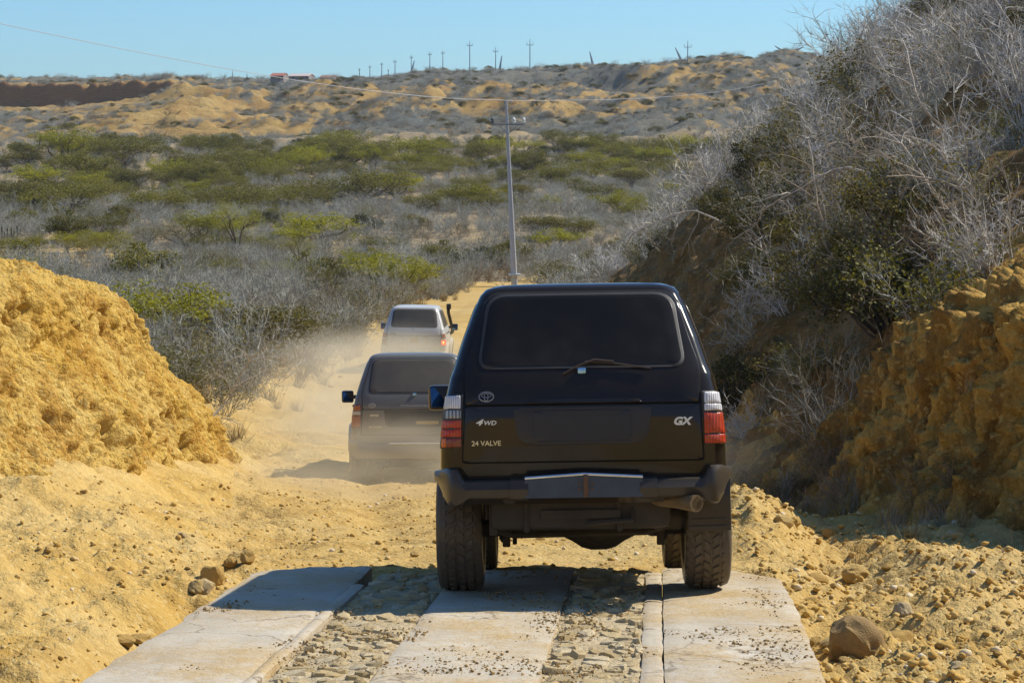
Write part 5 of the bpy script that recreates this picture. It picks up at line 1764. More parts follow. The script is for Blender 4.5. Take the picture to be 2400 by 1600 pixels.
def scatter_stuff(name, pts, rots, scales, sources):
    """One object that repeats the source plants on its points (what nobody could count)."""
    me = bpy.data.meshes.new(name)
    me.vertices.add(len(pts))
    me.vertices.foreach_set('co', np.asarray(pts, np.float32).ravel())
    for nm, typ, arr in (('rot', 'FLOAT_VECTOR', rots), ('scl', 'FLOAT_VECTOR', scales)):
        a = me.attributes.new(nm, typ, 'POINT')
        a.data.foreach_set('vector', np.asarray(arr, np.float32).ravel())
    a = me.attributes.new('pick', 'INT', 'POINT')
    a.data.foreach_set('value', np.asarray(np.random.default_rng(len(pts)).integers(0, len(sources), len(pts)), np.int32))
    o = kind(link(name, me), 'stuff')
    ng = bpy.data.node_groups.new(name, 'GeometryNodeTree')
    ng.interface.new_socket('Geometry', in_out='INPUT', socket_type='NodeSocketGeometry')
    ng.interface.new_socket('Geometry', in_out='OUTPUT', socket_type='NodeSocketGeometry')
    N, L = ng.nodes, ng.links
    gi, go = N.new('NodeGroupInput'), N.new('NodeGroupOutput')
    iop = N.new('GeometryNodeInstanceOnPoints')
    join = N.new('GeometryNodeJoinGeometry')
    for s in sources[::-1]:
        oi = N.new('GeometryNodeObjectInfo')
        oi.inputs['Object'].default_value = s
        oi.inputs['As Instance'].default_value = True
        L.new(oi.outputs['Geometry'], join.inputs[0])
    def attr(nm, typ):
        n = N.new('GeometryNodeInputNamedAttribute')
        n.data_type = typ
        n.inputs['Name'].default_value = nm
        return [q for q in n.outputs if q.enabled and q.name == 'Attribute'][0]
    L.new(gi.outputs[0], iop.inputs['Points'])
    L.new(join.outputs[0], iop.inputs['Instance'])
    iop.inputs['Pick Instance'].default_value = True
    L.new(attr('pick', 'INT'), iop.inputs['Instance Index'])
    L.new(attr('rot', 'FLOAT_VECTOR'), iop.inputs['Rotation'])
    L.new(attr('scl', 'FLOAT_VECTOR'), iop.inputs['Scale'])
    L.new(iop.outputs[0], go.inputs[0])
    md = o.modifiers.new('scatter', 'NODES')
    md.node_group = ng
    return o

def where_seen(x, y, z):
    px = 1200 + FPX * x / y
    side = 'below the far left cliff' if px < 420 else 'below the red roofed houses' if px < 800 else 'left of the near concrete pole' if px < 1190 else 'right of the near concrete pole'
    belt = 'in the near thicket' if y < 115 else 'on the mid valley floor' if y < 300 else 'at the foot of the hills'
    return belt + ' ' + side

def blocked(x, y):
    """True where nothing tall grows: road, shoulders, mound, hillside, slab."""
    xc = float(road_x(y))
    if y < 42 and x > -6.8:
        return True
    if y < 40 and x > -15:
        return True
    if y < 160:
        left = 2.5 + 0.9 * float(fbm(np.array([y * 0.1]), np.array([3.0]), 2, 12)[0]) if y > 60 else 3.6
        if y > 95:
            left += 0.8 * min(1, (y - 95) / 30)
        if xc - left < x < xc + 3.2:
            return True
        if y > 150 - 22 and -2.5 < x < 2.5 and y < 152:
            return True
    if y < 235 and x > hs_foot(y) - 0.6:
        return True
    return False

def plant_valley():
    # --- green trees at the places the photo shows them: base pixel, width in pixels, kind
    spots = [(762, 738, 180, 1, 0), (655, 672, 120, 1, 2), (845, 672, 90, 1, 2), (570, 715, 100, 1, 0), (480, 640, 130, 1, 1), (390, 700, 120, 3, 1), (300, 625, 120, 1, 2), (705, 628, 120, 2, 2),
             (430, 596, 170, 1, 1), (560, 604, 190, 1, 2), (345, 580, 100, 0, 1), (640, 618, 110, 2, 2), (820, 632, 100, 3, 1), (225, 600, 90, 1, 2), (520, 655, 110, 1, 0), (440, 745, 90, 1, 1), (640, 735, 80, 1, 0)]
    for i, (px, py, wpx, k, v) in enumerate(spots):
        x, y, z = ray_to_ground(px, py, 45)
        s = wpx * y / FPX / 5.6
        pr = NEAR_ACACIAS[min(v, 2)]
        lab = 'green thorn tree with dark forked trunk at the road edge left of the silver car' if i == 0 else 'low spreading green thorn tree in the near thicket left of the road'
        put_tree(pr, 'thorn_tree', 'tree', lab, None if i == 0 else 'thorn trees in the near thicket left of the road', x, y, z, s, None, RP.uniform(0.85, 1.3))
    mid = [(150, 395, 190), (60, 400, 120), (290, 400, 170), (200, 445, 170), (90, 500, 190), (170, 505, 190), (30, 485, 150), (370, 512, 150), (430, 495, 120), (545, 515, 160), (760, 490, 210), (870, 480, 170), (930, 470, 150), (620, 430, 120), (690, 420, 110), (560, 400, 140), (720, 400, 120),
           (830, 395, 150), (880, 400, 130), (960, 385, 150), (940, 400, 90), (800, 372, 130), (900, 350, 160), (1000, 345, 170), (1080, 350, 150), (850, 335, 160), (1000, 420, 110), (1050, 410, 110), (1110, 450, 100), (620, 350, 120), (700, 350, 120), (760, 345, 120), (500, 375, 120), (560, 375, 110), (450, 405, 110), (330, 370, 120),
           (1310, 600, 140), (1270, 560, 120), (1350, 560, 110), (1400, 480, 110), (1480, 445, 130), (1390, 430, 110), (1300, 440, 100), (1250, 400, 100), (1320, 345, 150), (1400, 340, 150), (1480, 340, 130), (1560, 345, 130), (1250, 345, 120), (1180, 350, 120), (1460, 375, 100), (1340, 395, 110), (1550, 395, 110), (1150, 500, 120), (1080, 490, 120), (1000, 500, 110), (640, 500, 130), (250, 560, 130), (210, 480, 130), (320, 450, 120), (480, 445, 120), (400, 440, 100),
           (40, 370, 130), (120, 365, 130), (220, 375, 120), (400, 365, 110), (1130, 385, 110), (1210, 480, 110)]
    brt = {(940, 400, 90), (620, 430, 120), (690, 420, 110), (150, 395, 190), (720, 400, 120)}
    for t in mid:
        px, py, wpx = t
        x, y, z = ray_to_ground(px, py, 60)
        if blocked(x, y):
            continue
        s = min(max(wpx * y / FPX / 5.4, 0.65), 2.6)
        v = 2 if t in brt else RP.choice((0, 1, 1, 3, 2))
        lab = 'flat green thorn tree ' + where_seen(x, y, z)
        grp = lab.replace('flat green thorn tree', 'thorn trees')
        put_tree(ACACIAS[v], 'thorn_tree', 'tree', lab, grp, x, y, z, s, None, RP.uniform(0.6, 0.9))
    rr = random.Random(61)
    n = 0
    while n < 205:
        y = 72 + 445 * rr.random() ** 0.9
        x = rr.uniform(-1, 1) * (0.225 * y + 3)
        if blocked(x, y) or (x > 0.05 * y + 14 and y < 250):
            continue
        dens = float(fbm(np.array([x / 26]), np.array([y / 50]), 3, 47)[0])
        if dens < (-0.12 if y < 150 else 0.02 if y < 330 else -0.2):
            continue
        s = rr.uniform(0.5, 1.0) * (1.0 if y < 200 else 1.25 if y < 330 else 1.7)
        lab = 'flat green thorn tree ' + where_seen(x, y, 0)
        grp = lab.replace('flat green thorn tree', 'thorn trees')
        put_tree((NEAR_ACACIAS if y < 110 else ACACIAS)[rr.choice((0, 1, 1, 2, 2, 0, 2))], 'thorn_tree', 'tree', lab, grp, x, y, gz(x, y), s, None, rr.uniform(0.6, 0.95))
        n += 1
    # --- more green and dark bushes by a loose random sowing, denser in the belt before the hills
    rr = random.Random(31)
    n = 0
    pts_dark = []
    while n < 230:
        y = 60 + 470 * rr.random() ** 0.75
        x = rr.uniform(-1, 1) * (0.225 * y + 3)
        if blocked(x, y) or (x > 0.05 * y + 14 and y < 250):
            continue
        dens = float(fbm(np.array([x / 30]), np.array([y / 45]), 3, 19)[0])
        if dens < (0.12 if y < 330 else -0.12):
            continue
        z = gz(x, y)
        s = rr.uniform(0.8, 1.5) * (1.6 if y > 330 else 1.05)
        kb = rr.choice((0, 1, 1, 2))
        lab = ('dark', 'olive', 'green')[kb] + ' rounded bush ' + where_seen(x, y, z)
        grp = lab.replace('rounded bush', 'bushes')
        put_tree(BUSHES[kb], 'bush', 'bush', lab, grp, x, y, z, s, None, rr.uniform(0.6, 1.0))
        n += 1
    # --- grey scrub: the nearest as objects, the rest as one mass
    cand = []
    rr = random.Random(77)
    y = 44.0
    while y < 545:
        step = 1.05 + 0.0060 * y
        half = 0.228 * y + 5
        x = -half
        while x < half:
            xx, yy = x + rr.uniform(-0.6, 0.6) * step, y + rr.uniform(-0.6, 0.6) * step
            x += step
            if blocked(xx, yy):
                continue
            bare = math.hypot(xx + 37.5, (yy - 185) * 0.55) < 6.5
            if bare or rr.random() < 0.07:
                continue
            cand.append((xx, yy))
        y += step
    cand.sort(key=lambda p: p[1])
    near = [p for p in cand]
    obj_n = 0
    mass = []
    for (x, yy) in near:
        z = gz(x, yy)
        s = rr.uniform(0.42, 0.78) * (1.0 + 0.0010 * yy)
        if obj_n < 95 and yy < 130:
            if yy < 66:
                lab, grp = 'shrub in the thicket beside the road behind the mound', 'shrubs beside the road behind the mound'
            elif x < float(road_x(yy)):
                lab, grp = 'shrub in the thicket left of the road bend', 'shrubs left of the road bend'
            else:
                lab, grp = 'shrub beyond the power pole', 'shrubs beyond the power pole'
            u2 = rr.random()
            m = rr.choice(SHRUBS + FINE if u2 < 0.52 else BROWN if u2 < 0.78 else LEAFY + SPARSE)
            put(m, 'dry_shrub', 'shrub', tone(m) + ' ' + lab, tone(m) + ' ' + grp, x, yy, z, s, None, 0.12)
            obj_n += 1
        else:
            mass.append((x, yy, z, s))
    A = np.array(mass)
    rng = np.random.default_rng(3)
    n = len(A)
    rots = np.stack([rng.normal(size=n) * 0.08, rng.normal(size=n) * 0.08, rng.random(n) * 6.28], -1)
    sc = A[:, 3:4] * (np.ones((n, 3)) * (0.85 + 0.3 * rng.random((n, 1))))
    return A[:, :3], rots, sc
def tone(m):
    return 'silver grey' if m in SILVER else 'brown twiggy' if m in BROWN else 'half leafy' if m in LEAFY + SPARSE else 'dull grey'
VALLEY_MASS = plant_valley()

def proto(me, name, x, y, z, s, label, cat, group):
    return put(me, name, cat, label, group, x, y, z, s)
srcs = []
for k, m in enumerate(SHRUBS + FINE + SPARSE[:1] + BROWN + LEAFY[:1] + SILVER):
    x, y = -16.0 - 1.7 * k, 63.0 + 1.3 * k
    srcs.append(put(m, 'dry_shrub', 'shrub', tone(m) + ' shrub in the thicket beside the road behind the mound', tone(m) + ' shrubs beside the road behind the mound', x, y, gz(x, y), 0.8))
scatter_stuff('valley_scrub', *VALLEY_MASS, srcs[:11])

def plant_hillside():
    rr = random.Random(55)
    items = []
    # a dense sowing over the slope; near plants are objects, the far rest one mass
    y = 20.5
    while y < 200:
        step = 0.72 + 0.012 * y
        f = hs_foot(y)
        X, Z = hs_profile(np.array([y]))
        x = f + 0.2
        while x < min(0.235 * y + 9, X[0][6]):
            xx, yy = x + rr.uniform(-0.5, 0.5) * step, y + rr.uniform(-0.5, 0.5) * step
            x += step
            if yy < 31 and xx > 0.212 * yy and xx < 16:
                continue
            z = hillside_z(xx, yy)
            Xp, Zp = hs_profile(np.array([yy]))
            ftx = Xp[0][2]
            on_face = xx < ftx + (0.25 if yy < 45 else 0.9)
            if yy < 25.6 and xx < Xp[0][2] + (1.2 if yy > 22 else 1.6):
                continue
            if on_face and yy > 42 and yy < 95 and rr.random() < 0.96:
                continue
            if on_face and yy < 42 and rr.random() < 0.62:
                continue
            if on_face and yy >= 42 and rr.random() < 0.45:
                continue
            items.append((xx, yy, z, on_face))
        y += step
    mass = []
    counts = {'g': 0, 't': 0, 'b': 0, 'o': 0}
    items.sort(key=lambda t: t[1])
    for (x, y, z, on_face) in items:
        u = rr.random()
        py_ = 400 - FPX * z / y
        zone = 'near' if y < 42 else 'mid' if y < 78 else 'far'
        where = {'near': 'on the dark slope right behind the earth bank', 'mid': 'on the hillside above the brown road cut', 'far': 'at the far end of the right hillside'}[zone]
        where = ('high up ' if py_ < 250 else 'low down ' if py_ > 520 else 'halfway up ') + where
        if (on_face and u < 0.5) or (y < 40 and u < 0.14):
            if counts['t'] < 110:
                put(rr.choice(GRASS), 'grass_tuft', 'grass', 'dry straw grass tuft ' + where, 'straw tufts ' + where, x, y, z - 0.05, rr.uniform(0.6, 1.2), None, 0.3)
                counts['t'] += 1
            continue
        if rr.random() < (0.12 if y < 45 else 0.09) and counts['b'] < 90:
            k = rr.choice((0, 1)) if y < 60 else rr.choice((0, 1, 2))
            pr = NEARB[k] if y < 60 else BUSHES[k]
            put_tree(pr, 'bush', 'bush', 'leafy olive green bush ' + where, 'leafy bushes ' + where, x, y, z - 0.1, rr.uniform(0.55, 1.0), None, rr.uniform(0.8, 1.1))
            counts['b'] += 1
            continue
        s = rr.uniform(0.38, 0.85) if y < 60 else rr.uniform(0.65, 1.15)
        if counts['g'] < 125 and (y < 70 or rr.random() < 0.25):
            u2 = rr.random()
            m = rr.choice(SILVER if u2 < 0.46 else SHRUBS + FINE if u2 < 0.56 else BROWN if u2 < 0.74 else LEAFY * 2 + SPARSE)
            put(m, 'dry_shrub', 'shrub', tone(m) + ' shrub ' + where, tone(m) + ' shrubs ' + where, x, y, z - 0.08, s, None, 0.3)
            counts['g'] += 1
        else:
            mass.append((x, y, z - 0.08, s))
    A = np.array(mass)
    rng = np.random.default_rng(9)
    n = len(A)
    rots = np.stack([rng.normal(size=n) * 0.15, rng.normal(size=n) * 0.15, rng.random(n) * 6.28], -1)
    sc = A[:, 3:4] * np.ones((n, 3))
    scatter_stuff('hillside_scrub', A[:, :3], rots, sc, srcs[13:] * 3 + srcs[:2] + srcs[5:7] + srcs[9:13] + srcs[12:13])
    print('hillside', counts, n)
plant_hillside()

def hillside_hit(px, py, y0=16.0, y1=150.0):
    Ys = np.linspace(y0, y1, 1600)
    d = at(px, py, 1.0)
    X, Z = hs_profile(Ys)
    for k in range(len(Ys)):
        x, z = d.x * Ys[k], d.z * Ys[k]
        if x > X[k][0] and z < np.interp(x, X[k], Z[k]):
            return x, float(Ys[k]), float(np.interp(x, X[k], Z[k]))
    return None

def special_plants():
    # pale bare limbs on the right slope: base pixel, heading, tip-up, size, label
    br = [
        (1790, 790, R(20), 0.9, 0, 'slender pale twisted branch hanging down the dark slope right of the black car'),
        (2010, 620, R(165), 1.1, 1, 'long pale dead branch reaching left over the slope with green tips'),
        (2120, 470, R(170), 1.25, 2, 'large tangle of arching white dead branches in the middle of the slope'),
        (2330, 430, R(150), 1.15, 3, 'white dead branches bending left near the right edge of the slope'),
        (2060, 440, R(200), 1.1, 0, 'thin white dead limb in front of the arching tangle'),
        (2280, 560, R(190), 1.2, 1, 'low dead limb lying above the lit earth bank'),
        (1800, 300, R(170), 1.9, 2, 'bare white tree limbs arching over the far end of the slope'),
        (1850, 340, R(140), 1.7, 3, 'second bare white limb beside the arching one at the far end of the slope'),
        (1760, 330, R(195), 1.5, 1, 'bare white limb leaning out over the valley at the far end of the slope'),
        (2380, 520, R(160), 1.2, 0, 'thick pale branch at the right edge of the picture above the bank'),
        (2250, 350, R(160), 1.1, 1, 'pale limb sticking out of the scrub high on the slope'),
        (1720, 560, R(170), 0.9, 2, 'bare pale branch on the top edge of the brown road cut'),
    ]
    for (px, py, rz, s, k, lab) in br:
        h = hillside_hit(px, py)
        if h is None:
            continue
        x, y, z = h
        o = put(BRANCH[k], 'dead_branch', 'branch', lab, None, x, y - 0.15, z + 0.15, 0.72 * s * (y / 40 if y < 60 else 1.35), rz, 0.2)
    # sprawling bare shrub with whip-like white stems behind the mound
    x, y, z = ray_to_ground(470, 935, 38)
    o = put(BRANCH[1], 'dead_branch', 'branch', 'whip thin white stems springing out behind the earth mound', None, -5.6, 41.5, -4.5, 0.7, R(20), 0.1)
    put(BRANCH[3], 'dead_branch', 'branch', 'curved white twig leaning from behind the top slope of the mound', None, -5.9, 40.5, -4.2, 0.6, R(70), 0.1)
    rr = random.Random(18)
    for _ in range(64):
        y = rr.uniform(42.5, 105)
        x = float(road_x(y)) - (3.5 if y < 60 else 2.7) - abs(rr.gauss(0, 1.5)) - (0.8 if y < 50 else 0)
        m = rr.choice(BROWN * 2 + LEAFY + SPARSE + SHRUBS[:2] + FINE)
        put(m, 'dry_shrub', 'shrub', tone(m) + ' shrub edging the left shoulder of the dirt road', tone(m) + ' shrubs edging the left road shoulder', x, y, gz(x, y) - 0.05, rr.uniform(0.4, 0.85), None, 0.2)
    # straw along the road shoulders
    rr = random.Random(12)
    n = 0
    while n < 130:
        y = rr.uniform(38, 128)
        sd = rr.choice((-1, -1, 1))
        xc = float(road_x(y))
        x = xc + sd * rr.uniform(2.0 if y > 58 else 2.5, 4.4)
        if sd > 0 and x > hs_foot(y):
            continue
        if y < 44 and x > -4.4:
            continue
        side = 'left' if sd < 0 else 'right'
        put(rr.choice(GRASS[:3]), 'grass_tuft', 'grass', f'dry straw grass tuft on the {side} shoulder of the dirt road', f'straw tufts on the {side} road shoulder', x, y, gz(x, y) - 0.03, rr.uniform(0.5, 0.95), None, 0.25)
        n += 1
    # tufts on the rubble and bank right of the slab
    for _ in range(34):
        y = rr.uniform(19.5, 30)
        x = rr.uniform(2.4, 4.6)
        if x > hs_foot(y) - 0.2:
            z = hillside_z(x, y)
        else:
            z = gz(x, y)
        put(rr.choice(GRASS), 'grass_tuft', 'grass', 'dry blond grass tuft in the gully at the foot of the earth bank', 'blond tufts in the gully by the bank', x, y, z - 0.04, rr.uniform(0.25, 0.55), None, 0.3)
    for _ in range(56):
        y = rr.uniform(21.6, 27)
        Xp, Zp = hs_profile(np.array([y]))
        x = rr.uniform(Xp[0][0], Xp[0][1] + 0.15)
        z = float(np.interp(x, Xp[0], Zp[0]))
        if rr.random() < 0.6:
            put(rr.choice(GRASS), 'grass_tuft', 'grass', 'dry blond grass tuft in the gully at the foot of the earth bank', 'blond tufts in the gully by the bank', x, y, z - 0.04, rr.uniform(0.3, 0.6), None, 0.3)
        else:
            m = rr.choice(BROWN)
            put(m, 'dry_shrub', 'shrub', 'low brown twiggy shrub at the foot of the earth bank', 'low brown shrubs at the foot of the earth bank', x, y, z - 0.04, rr.uniform(0.16, 0.34), None, 0.3)
    bl = ['olive green bush on the dark slope just right of the black car roof', 'broad leafy bush in the middle of the slope left of the bank crest', 'leafy bush halfway between the black car and the earth bank', 'yellowish bush under the long pale branch', 'dark leafy bush touching the top of the earth bank', 'small leafy bush low on the slope by the rear light of the black car', 'leafy bush on top of the brown road cut']
    for i, (px, py, s) in enumerate(((1770, 700, 0.7), (1960, 730, 0.85), (1860, 800, 0.0), (1900, 640, 0.8), (2080, 720, 0.55), (1760, 860, 0.0), (1700, 520, 0.8))):
        h = hillside_hit(px, py, 27.0)
        if h and s > 0:
            put_tree(NEARB[0 if i != 4 else 1], 'bush', 'bush', bl[i], None, h[0], h[1], h[2] - 0.1, s, None, 0.9)
    # columnar cactus stand far left
    for i, (px, py, hpx) in enumerate(((5, 576, 46), (18, 575, 42), (27, 574, 42), (33, 573, 36), (41, 568, 40), (338, 181, 12))):
        x, y, z = ray_to_ground(px, py, 60) if i < 5 else (float(at(338, 183, 925).x), 925.0, float(at(338, 183, 925).z))
        hh = hpx * y / FPX
        bm = bmesh.new()
        r = hh * 0.045
        rings = add_lathe(bm, [(-0.2, r * 0.9), (0.0, r * 0.9), (hh * 0.5, r * 1.05), (hh * 0.93, r * 0.9), (hh * 0.985, r * 0.5), (hh, 0.001)], 10, 'Z')
        if i in (1, 2, 4):
            s = -1 if i == 1 else 1
            add_tube(bm, [(0, 0, hh * 0.45), (s * r * 3, 0, hh * 0.5), (s * r * 4, 0, hh * 0.75)], r * 0.7, 8)
        if 'cactus' not in M:
            M['cactus'] = plain('cactus skin', (0.050, 0.052, 0.032), 0.8, 0.3, 3)
        o = bm_obj('cactus', bm, M['cactus'], None, 60)
        o.location = (x, y, z)
        lab = ['tall dark columnar cactus farthest left before the bare sandy patch', 'dark columnar cactus with a left arm before the bare sandy patch', 'dark columnar cactus with a right arm in the middle of the stand', 'shortest columnar cactus of the stand before the sandy patch', 'rightmost dark columnar cactus before the bare sandy patch', 'tiny dark cactus on the skyline above the cliff'][i]
        thing(o, lab, 'cactus')
special_plants()

def hill_scrub():
    """Low scrub dotted over the far hills."""
    rng = np.random.default_rng(21)
    n = 24000
    y = 545 + 470 * rng.random(n) ** 0.9
    x = (rng.random(n) * 2 - 1) * (0.222 * y + 4)
    cl = 1.35 * fbm(x / 42.0, y / 50.0, 4, 33) + 0.12 - 0.30 * np.exp(-((x / y * FPX + 1200 - 330) / 260) ** 2) * (y > 570) * (y < 895) + 0.28 * np.exp(-((x / y * FPX + 1200 - 1050) / 330) ** 2) * (y < 790)
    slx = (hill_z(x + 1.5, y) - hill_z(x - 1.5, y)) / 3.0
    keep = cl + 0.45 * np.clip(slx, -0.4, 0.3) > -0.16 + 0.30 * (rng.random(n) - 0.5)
    x, y = x[keep], y[keep]
    # nothing grows on the bare faces and the cliff
    px = x / y * FPX + 1200
    ok = ~((px < 430) & (y > 872) & (y < 906)) & ~((px < 560) & (y > 690) & (y < 880) & (rng.random(len(x)) < 0.55)) & (y < 1004)
    x, y = x[ok], y[ok]
    z = hill_z(x, y)
    n = len(x)
    rots = np.stack([np.zeros(n), np.zeros(n), rng.random(n) * 6.28], -1)
    s = 0.4 + 1.0 * rng.random((n, 1)) ** 2.2
    sc = np.concatenate([s * 1.35, s * 1.35, s * 0.8], 1)
    # two sources: a grey shrub and a dark bush mesh
    src2 = []
    for k, pr in enumerate(BUSHES):
        xx, yy = -60.0 + 22 * k, 500.0 + 6 * k
        kb = ('dark', 'olive', 'green')[k] + ' rounded bush ' + where_seen(xx, yy, 0)
        t = put(pr[1], 'bush', 'bush', kb, kb.replace('rounded bush', 'bushes'), xx, yy, gz(xx, yy), 1.3)
        src2.append(t)
    scatter_stuff('hill_scrub', np.stack([x, y, z - 0.1], -1), rots, sc, srcs[:3] + srcs[5:8] + srcs[9:10] + [src2[1]])
hill_scrub()
print(COUNT)
# ------------------------------------------------------------------ poles, wires, houses, turbines
M['pole_concrete'] = plain('pole concrete', (0.46, 0.48, 0.50), 0.7, 0.12, 3, 0.004)
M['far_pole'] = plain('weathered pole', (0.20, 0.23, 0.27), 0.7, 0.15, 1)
M['insulator'] = plain('white insulator', (0.74, 0.72, 0.62), 0.3, 0.05, 3)
M['insulator_dark'] = plain('brown insulator', (0.12, 0.10, 0.09), 0.3, 0.2, 3)  # darker copy of the white insulator, painted to look shaded
M['wire'] = plain('power wire', (0.50, 0.48, 0.46), 0.4, 0.1, 1, Metallic=0.3)
PY = 150.0
foot, head = at(1205, 643, PY), at(1186, 236, PY)
def pole():
    root = empty('power_pole', foot)
    thing(root, 'tall grey concrete power pole with a crossarm where the road bends', 'pole')
    H = head - foot
    bm = bmesh.new()
    # square tapered shaft with chamfered corners
    rings = []
    for t, w in ((-0.06, 0.40), (0.0, 0.40), (0.5, 0.27), (1.0, 0.15)):
        c = H * t
        c1 = w * 0.36
        ring = []
        for (sx, sy) in ((1, -1), (1, 1), (-1, 1), (-1, -1)):
            a = (sx * w / 2, sy * c1 / 1.0 * 0.9, 0) if sx * sy < 0 else (sx * c1 * 0.9, sy * w / 2, 0)
            b_ = (sx * c1 * 0.9, sy * w / 2, 0) if sx * sy < 0 else (sx * w / 2, sy * c1 * 0.9, 0)
            for p in ((a, b_) if sx * sy < 0 else (b_, a)):
                ring.append(bm.verts.new(c + Vector(p)))
        rings.append(ring)
    n = len(rings[0])
    for r0, r1 in zip(rings, rings[1:]):
        for i in range(n):
            bm.faces.new((r0[i], r0[(i + 1) % n], r1[(i + 1) % n], r1[i]))
    bm.faces.new(rings[-1])
    bmesh.ops.recalc_face_normals(bm, faces=bm.faces[:])
    bm_obj('shaft', bm, M['pole_concrete'], root, 25)
    bm = bmesh.new()
    add_box(bm, (0, 0, -0.02), (0.78, 0.78, 0.12), 0.02)
    bm_obj('footing', bm, M['pole_concrete'], root)
    zc = at(1190, 292, PY).z - foot.z
    xc = H.x * zc / H.z
    bm = bmesh.new()
    add_box(bm, (xc + 0.08, -0.17, zc), (2.05, 0.08, 0.085), 0.01)
    add_tube(bm, [(xc - 0.55, -0.17, zc - 0.04), (xc * 0.9, -0.15, zc - 0.62)], 0.022, 6)
    add_tube(bm, [(xc + 0.70, -0.17, zc - 0.04), (xc * 0.9, -0.15, zc - 0.62)], 0.022, 6)
    bm_obj('crossarm', bm, M['far_pole'], root)
    for i, px in enumerate((1154, 1204, 1227)):
        x = at(px, 285, PY).x - foot.x
        bm = bmesh.new()
        add_lathe(bm, [(0.03, 0.0), (0.03, 0.045), (0.10, 0.05), (0.11, 0.125), (0.19, 0.115), (0.20, 0.06), (0.24, 0.06), (0.25, 0.120), (0.34, 0.105), (0.40, 0.06), (0.43, 0.0)], 14, 'Z', (x, -0.17, zc + 0.02))
        ins = bm_obj('insulator', bm, M['insulator'] if i else M['insulator_dark'], root, 40)
        if i == 0:
            ins['label'] = 'dark shaded insulator at the left end of the crossarm'
    return root
pole()

def wire_between(p, q, sag, label, r=0.03, n=40):
    bm = bmesh.new()
    pts = []
    for k in range(n + 1):
        t = k / n
        v = p.lerp(q, t)
        v.z -= sag * 4 * t * (1 - t)
        pts.append(v)
    add_tube(bm, pts, r, 5)
    return thing(bm_obj('power_wire', bm, M['wire'], None, 60), label, 'wire')
def fitted_wire(targets, p_end, Y0, label):
    """A hanging wire over the plan line to the pole top, through heights read from the photograph."""
    x0 = at(targets[0][0], 400, Y0).x
    A, B = Vector((x0, Y0, 0)), Vector((p_end.x, p_end.y, 0))
    ts, zs = [], []
    for px, py in targets:
        k = (px - 1200) / FPX / 0.9974
        # plan point where the view ray crosses the wire's vertical plane
        t = (k * A.y - A.x) / ((B.x - A.x) - k * (B.y - A.y))
        Y = A.y + (B.y - A.y) * t
        ts.append(t)
        zs.append(at(px, py, Y).z)
    co = np.polyfit(ts, zs, 2)
    bm = bmesh.new()
    pts = []
    for t in np.linspace(-0.35, 1.0, 60):
        p = A.lerp(B, t)
        pts.append(Vector((p.x, p.y, float(np.polyval(co, t)))))
    pts[-1].z = p_end.z
    add_tube(bm, pts, [0.006 + 0.012 * min(1, max(0, k / 59)) for k in range(60)], 5)
    return thing(bm_obj('power_wire', bm, M['wire'], None, 60), label, 'wire')
fitted_wire([(0, 50), (150, 86), (300, 117), (450, 146), (560, 166), (700, 192), (900, 215), (1050, 228), (1186, 236)], head, 62.0, 'long sagging wire from the pole top up to the upper left sky')
wire_between(head.copy(), at(1860, 176, 420.0), 1.2, 'thin wire running from the pole top right towards the hills', 0.016)

def far_pole(px, ytop, ybase, Y, label, arms=True):
    f, t = at(px, ybase, Y), at(px, ytop, Y)
    f.z = min(f.z, float(hill_z(np.array([f.x]), np.array([Y]))[0])) - 0.2
    H = t.z - f.z
    root = empty('power_pole', f)
    thing(root, label, 'pole', 'poles along the skyline')
    bm = bmesh.new()
    r0 = max(0.16, H * 0.012)
    add_tube(bm, [(0, 0, 0), (0, 0, H * 0.8), (0, 0, H)], [r0 * 1.25, r0 * 0.9, r0 * 0.45], 8)
    bm_obj('shaft', bm, M['far_pole'], root)
    if arms:
        hv = (ybase - ytop) / FPX * Y
        w = 0.17 * hv
        zc = H - hv * 0.165
        bm = bmesh.new()
        add_box(bm, (0, -0.2, zc), (w, 0.22, 0.20), 0.02)
        for s in (-1, 1):
            add_tube(bm, [(s * w * 0.48, -0.2, zc), (s * w * 0.48, -0.2, zc + 0.07 * hv)], 0.10, 6)
        bm_obj('crossarm', bm, M['far_pole'], root)
for i, (px, yt, yb) in enumerate([(842.6, 160, 183), (867, 153, 184), (894.7, 146, 180), (910, 162.7, 181), (926, 138.6, 183), (964, 129, 172), (1007.5, 120.8, 169), (1038, 118, 163), (1101, 95, 170), (1161.6, 110.7, 176), (1242, 91, 181), (1611.5, 95, 193), (1956.6, 93, 140), (1972, 84, 140), (545, 166, 184), (579, 173, 182), (1832, 161, 196)]):
    ordn = ['leftmost small power pole of the skyline row, nearest the houses', 'second power pole from the houses along the skyline', 'third power pole from the houses along the skyline', 'tiny power pole behind the third and fifth of the skyline row', 'fifth power pole from the houses along the skyline', 'skyline power pole with a turbine blade leaning across its foot', 'skyline power pole just left of the dark knoll', 'power pole standing on top of the dark knoll', 'tallest skyline power pole between the dark knoll and the white concrete pole', 'skyline power pole directly above the near concrete pole', 'tall power pole to the right of the near concrete pole on the skyline', 'lone tall power pole standing on the hills at the right',
            'faint power pole beside the dead trunk at the end of the hillside', 'bare thin dark mast at the end of the hillside skyline', 'short post on the skyline right of the cliff', 'tiny post left of the red roofed house', 'short dark post on the sandy knoll below the turbine'][i]
    far_pole(px, yt, yb, 990.0 if yb < 185 else 960.0, ordn, i not in (13, 14, 15, 16))

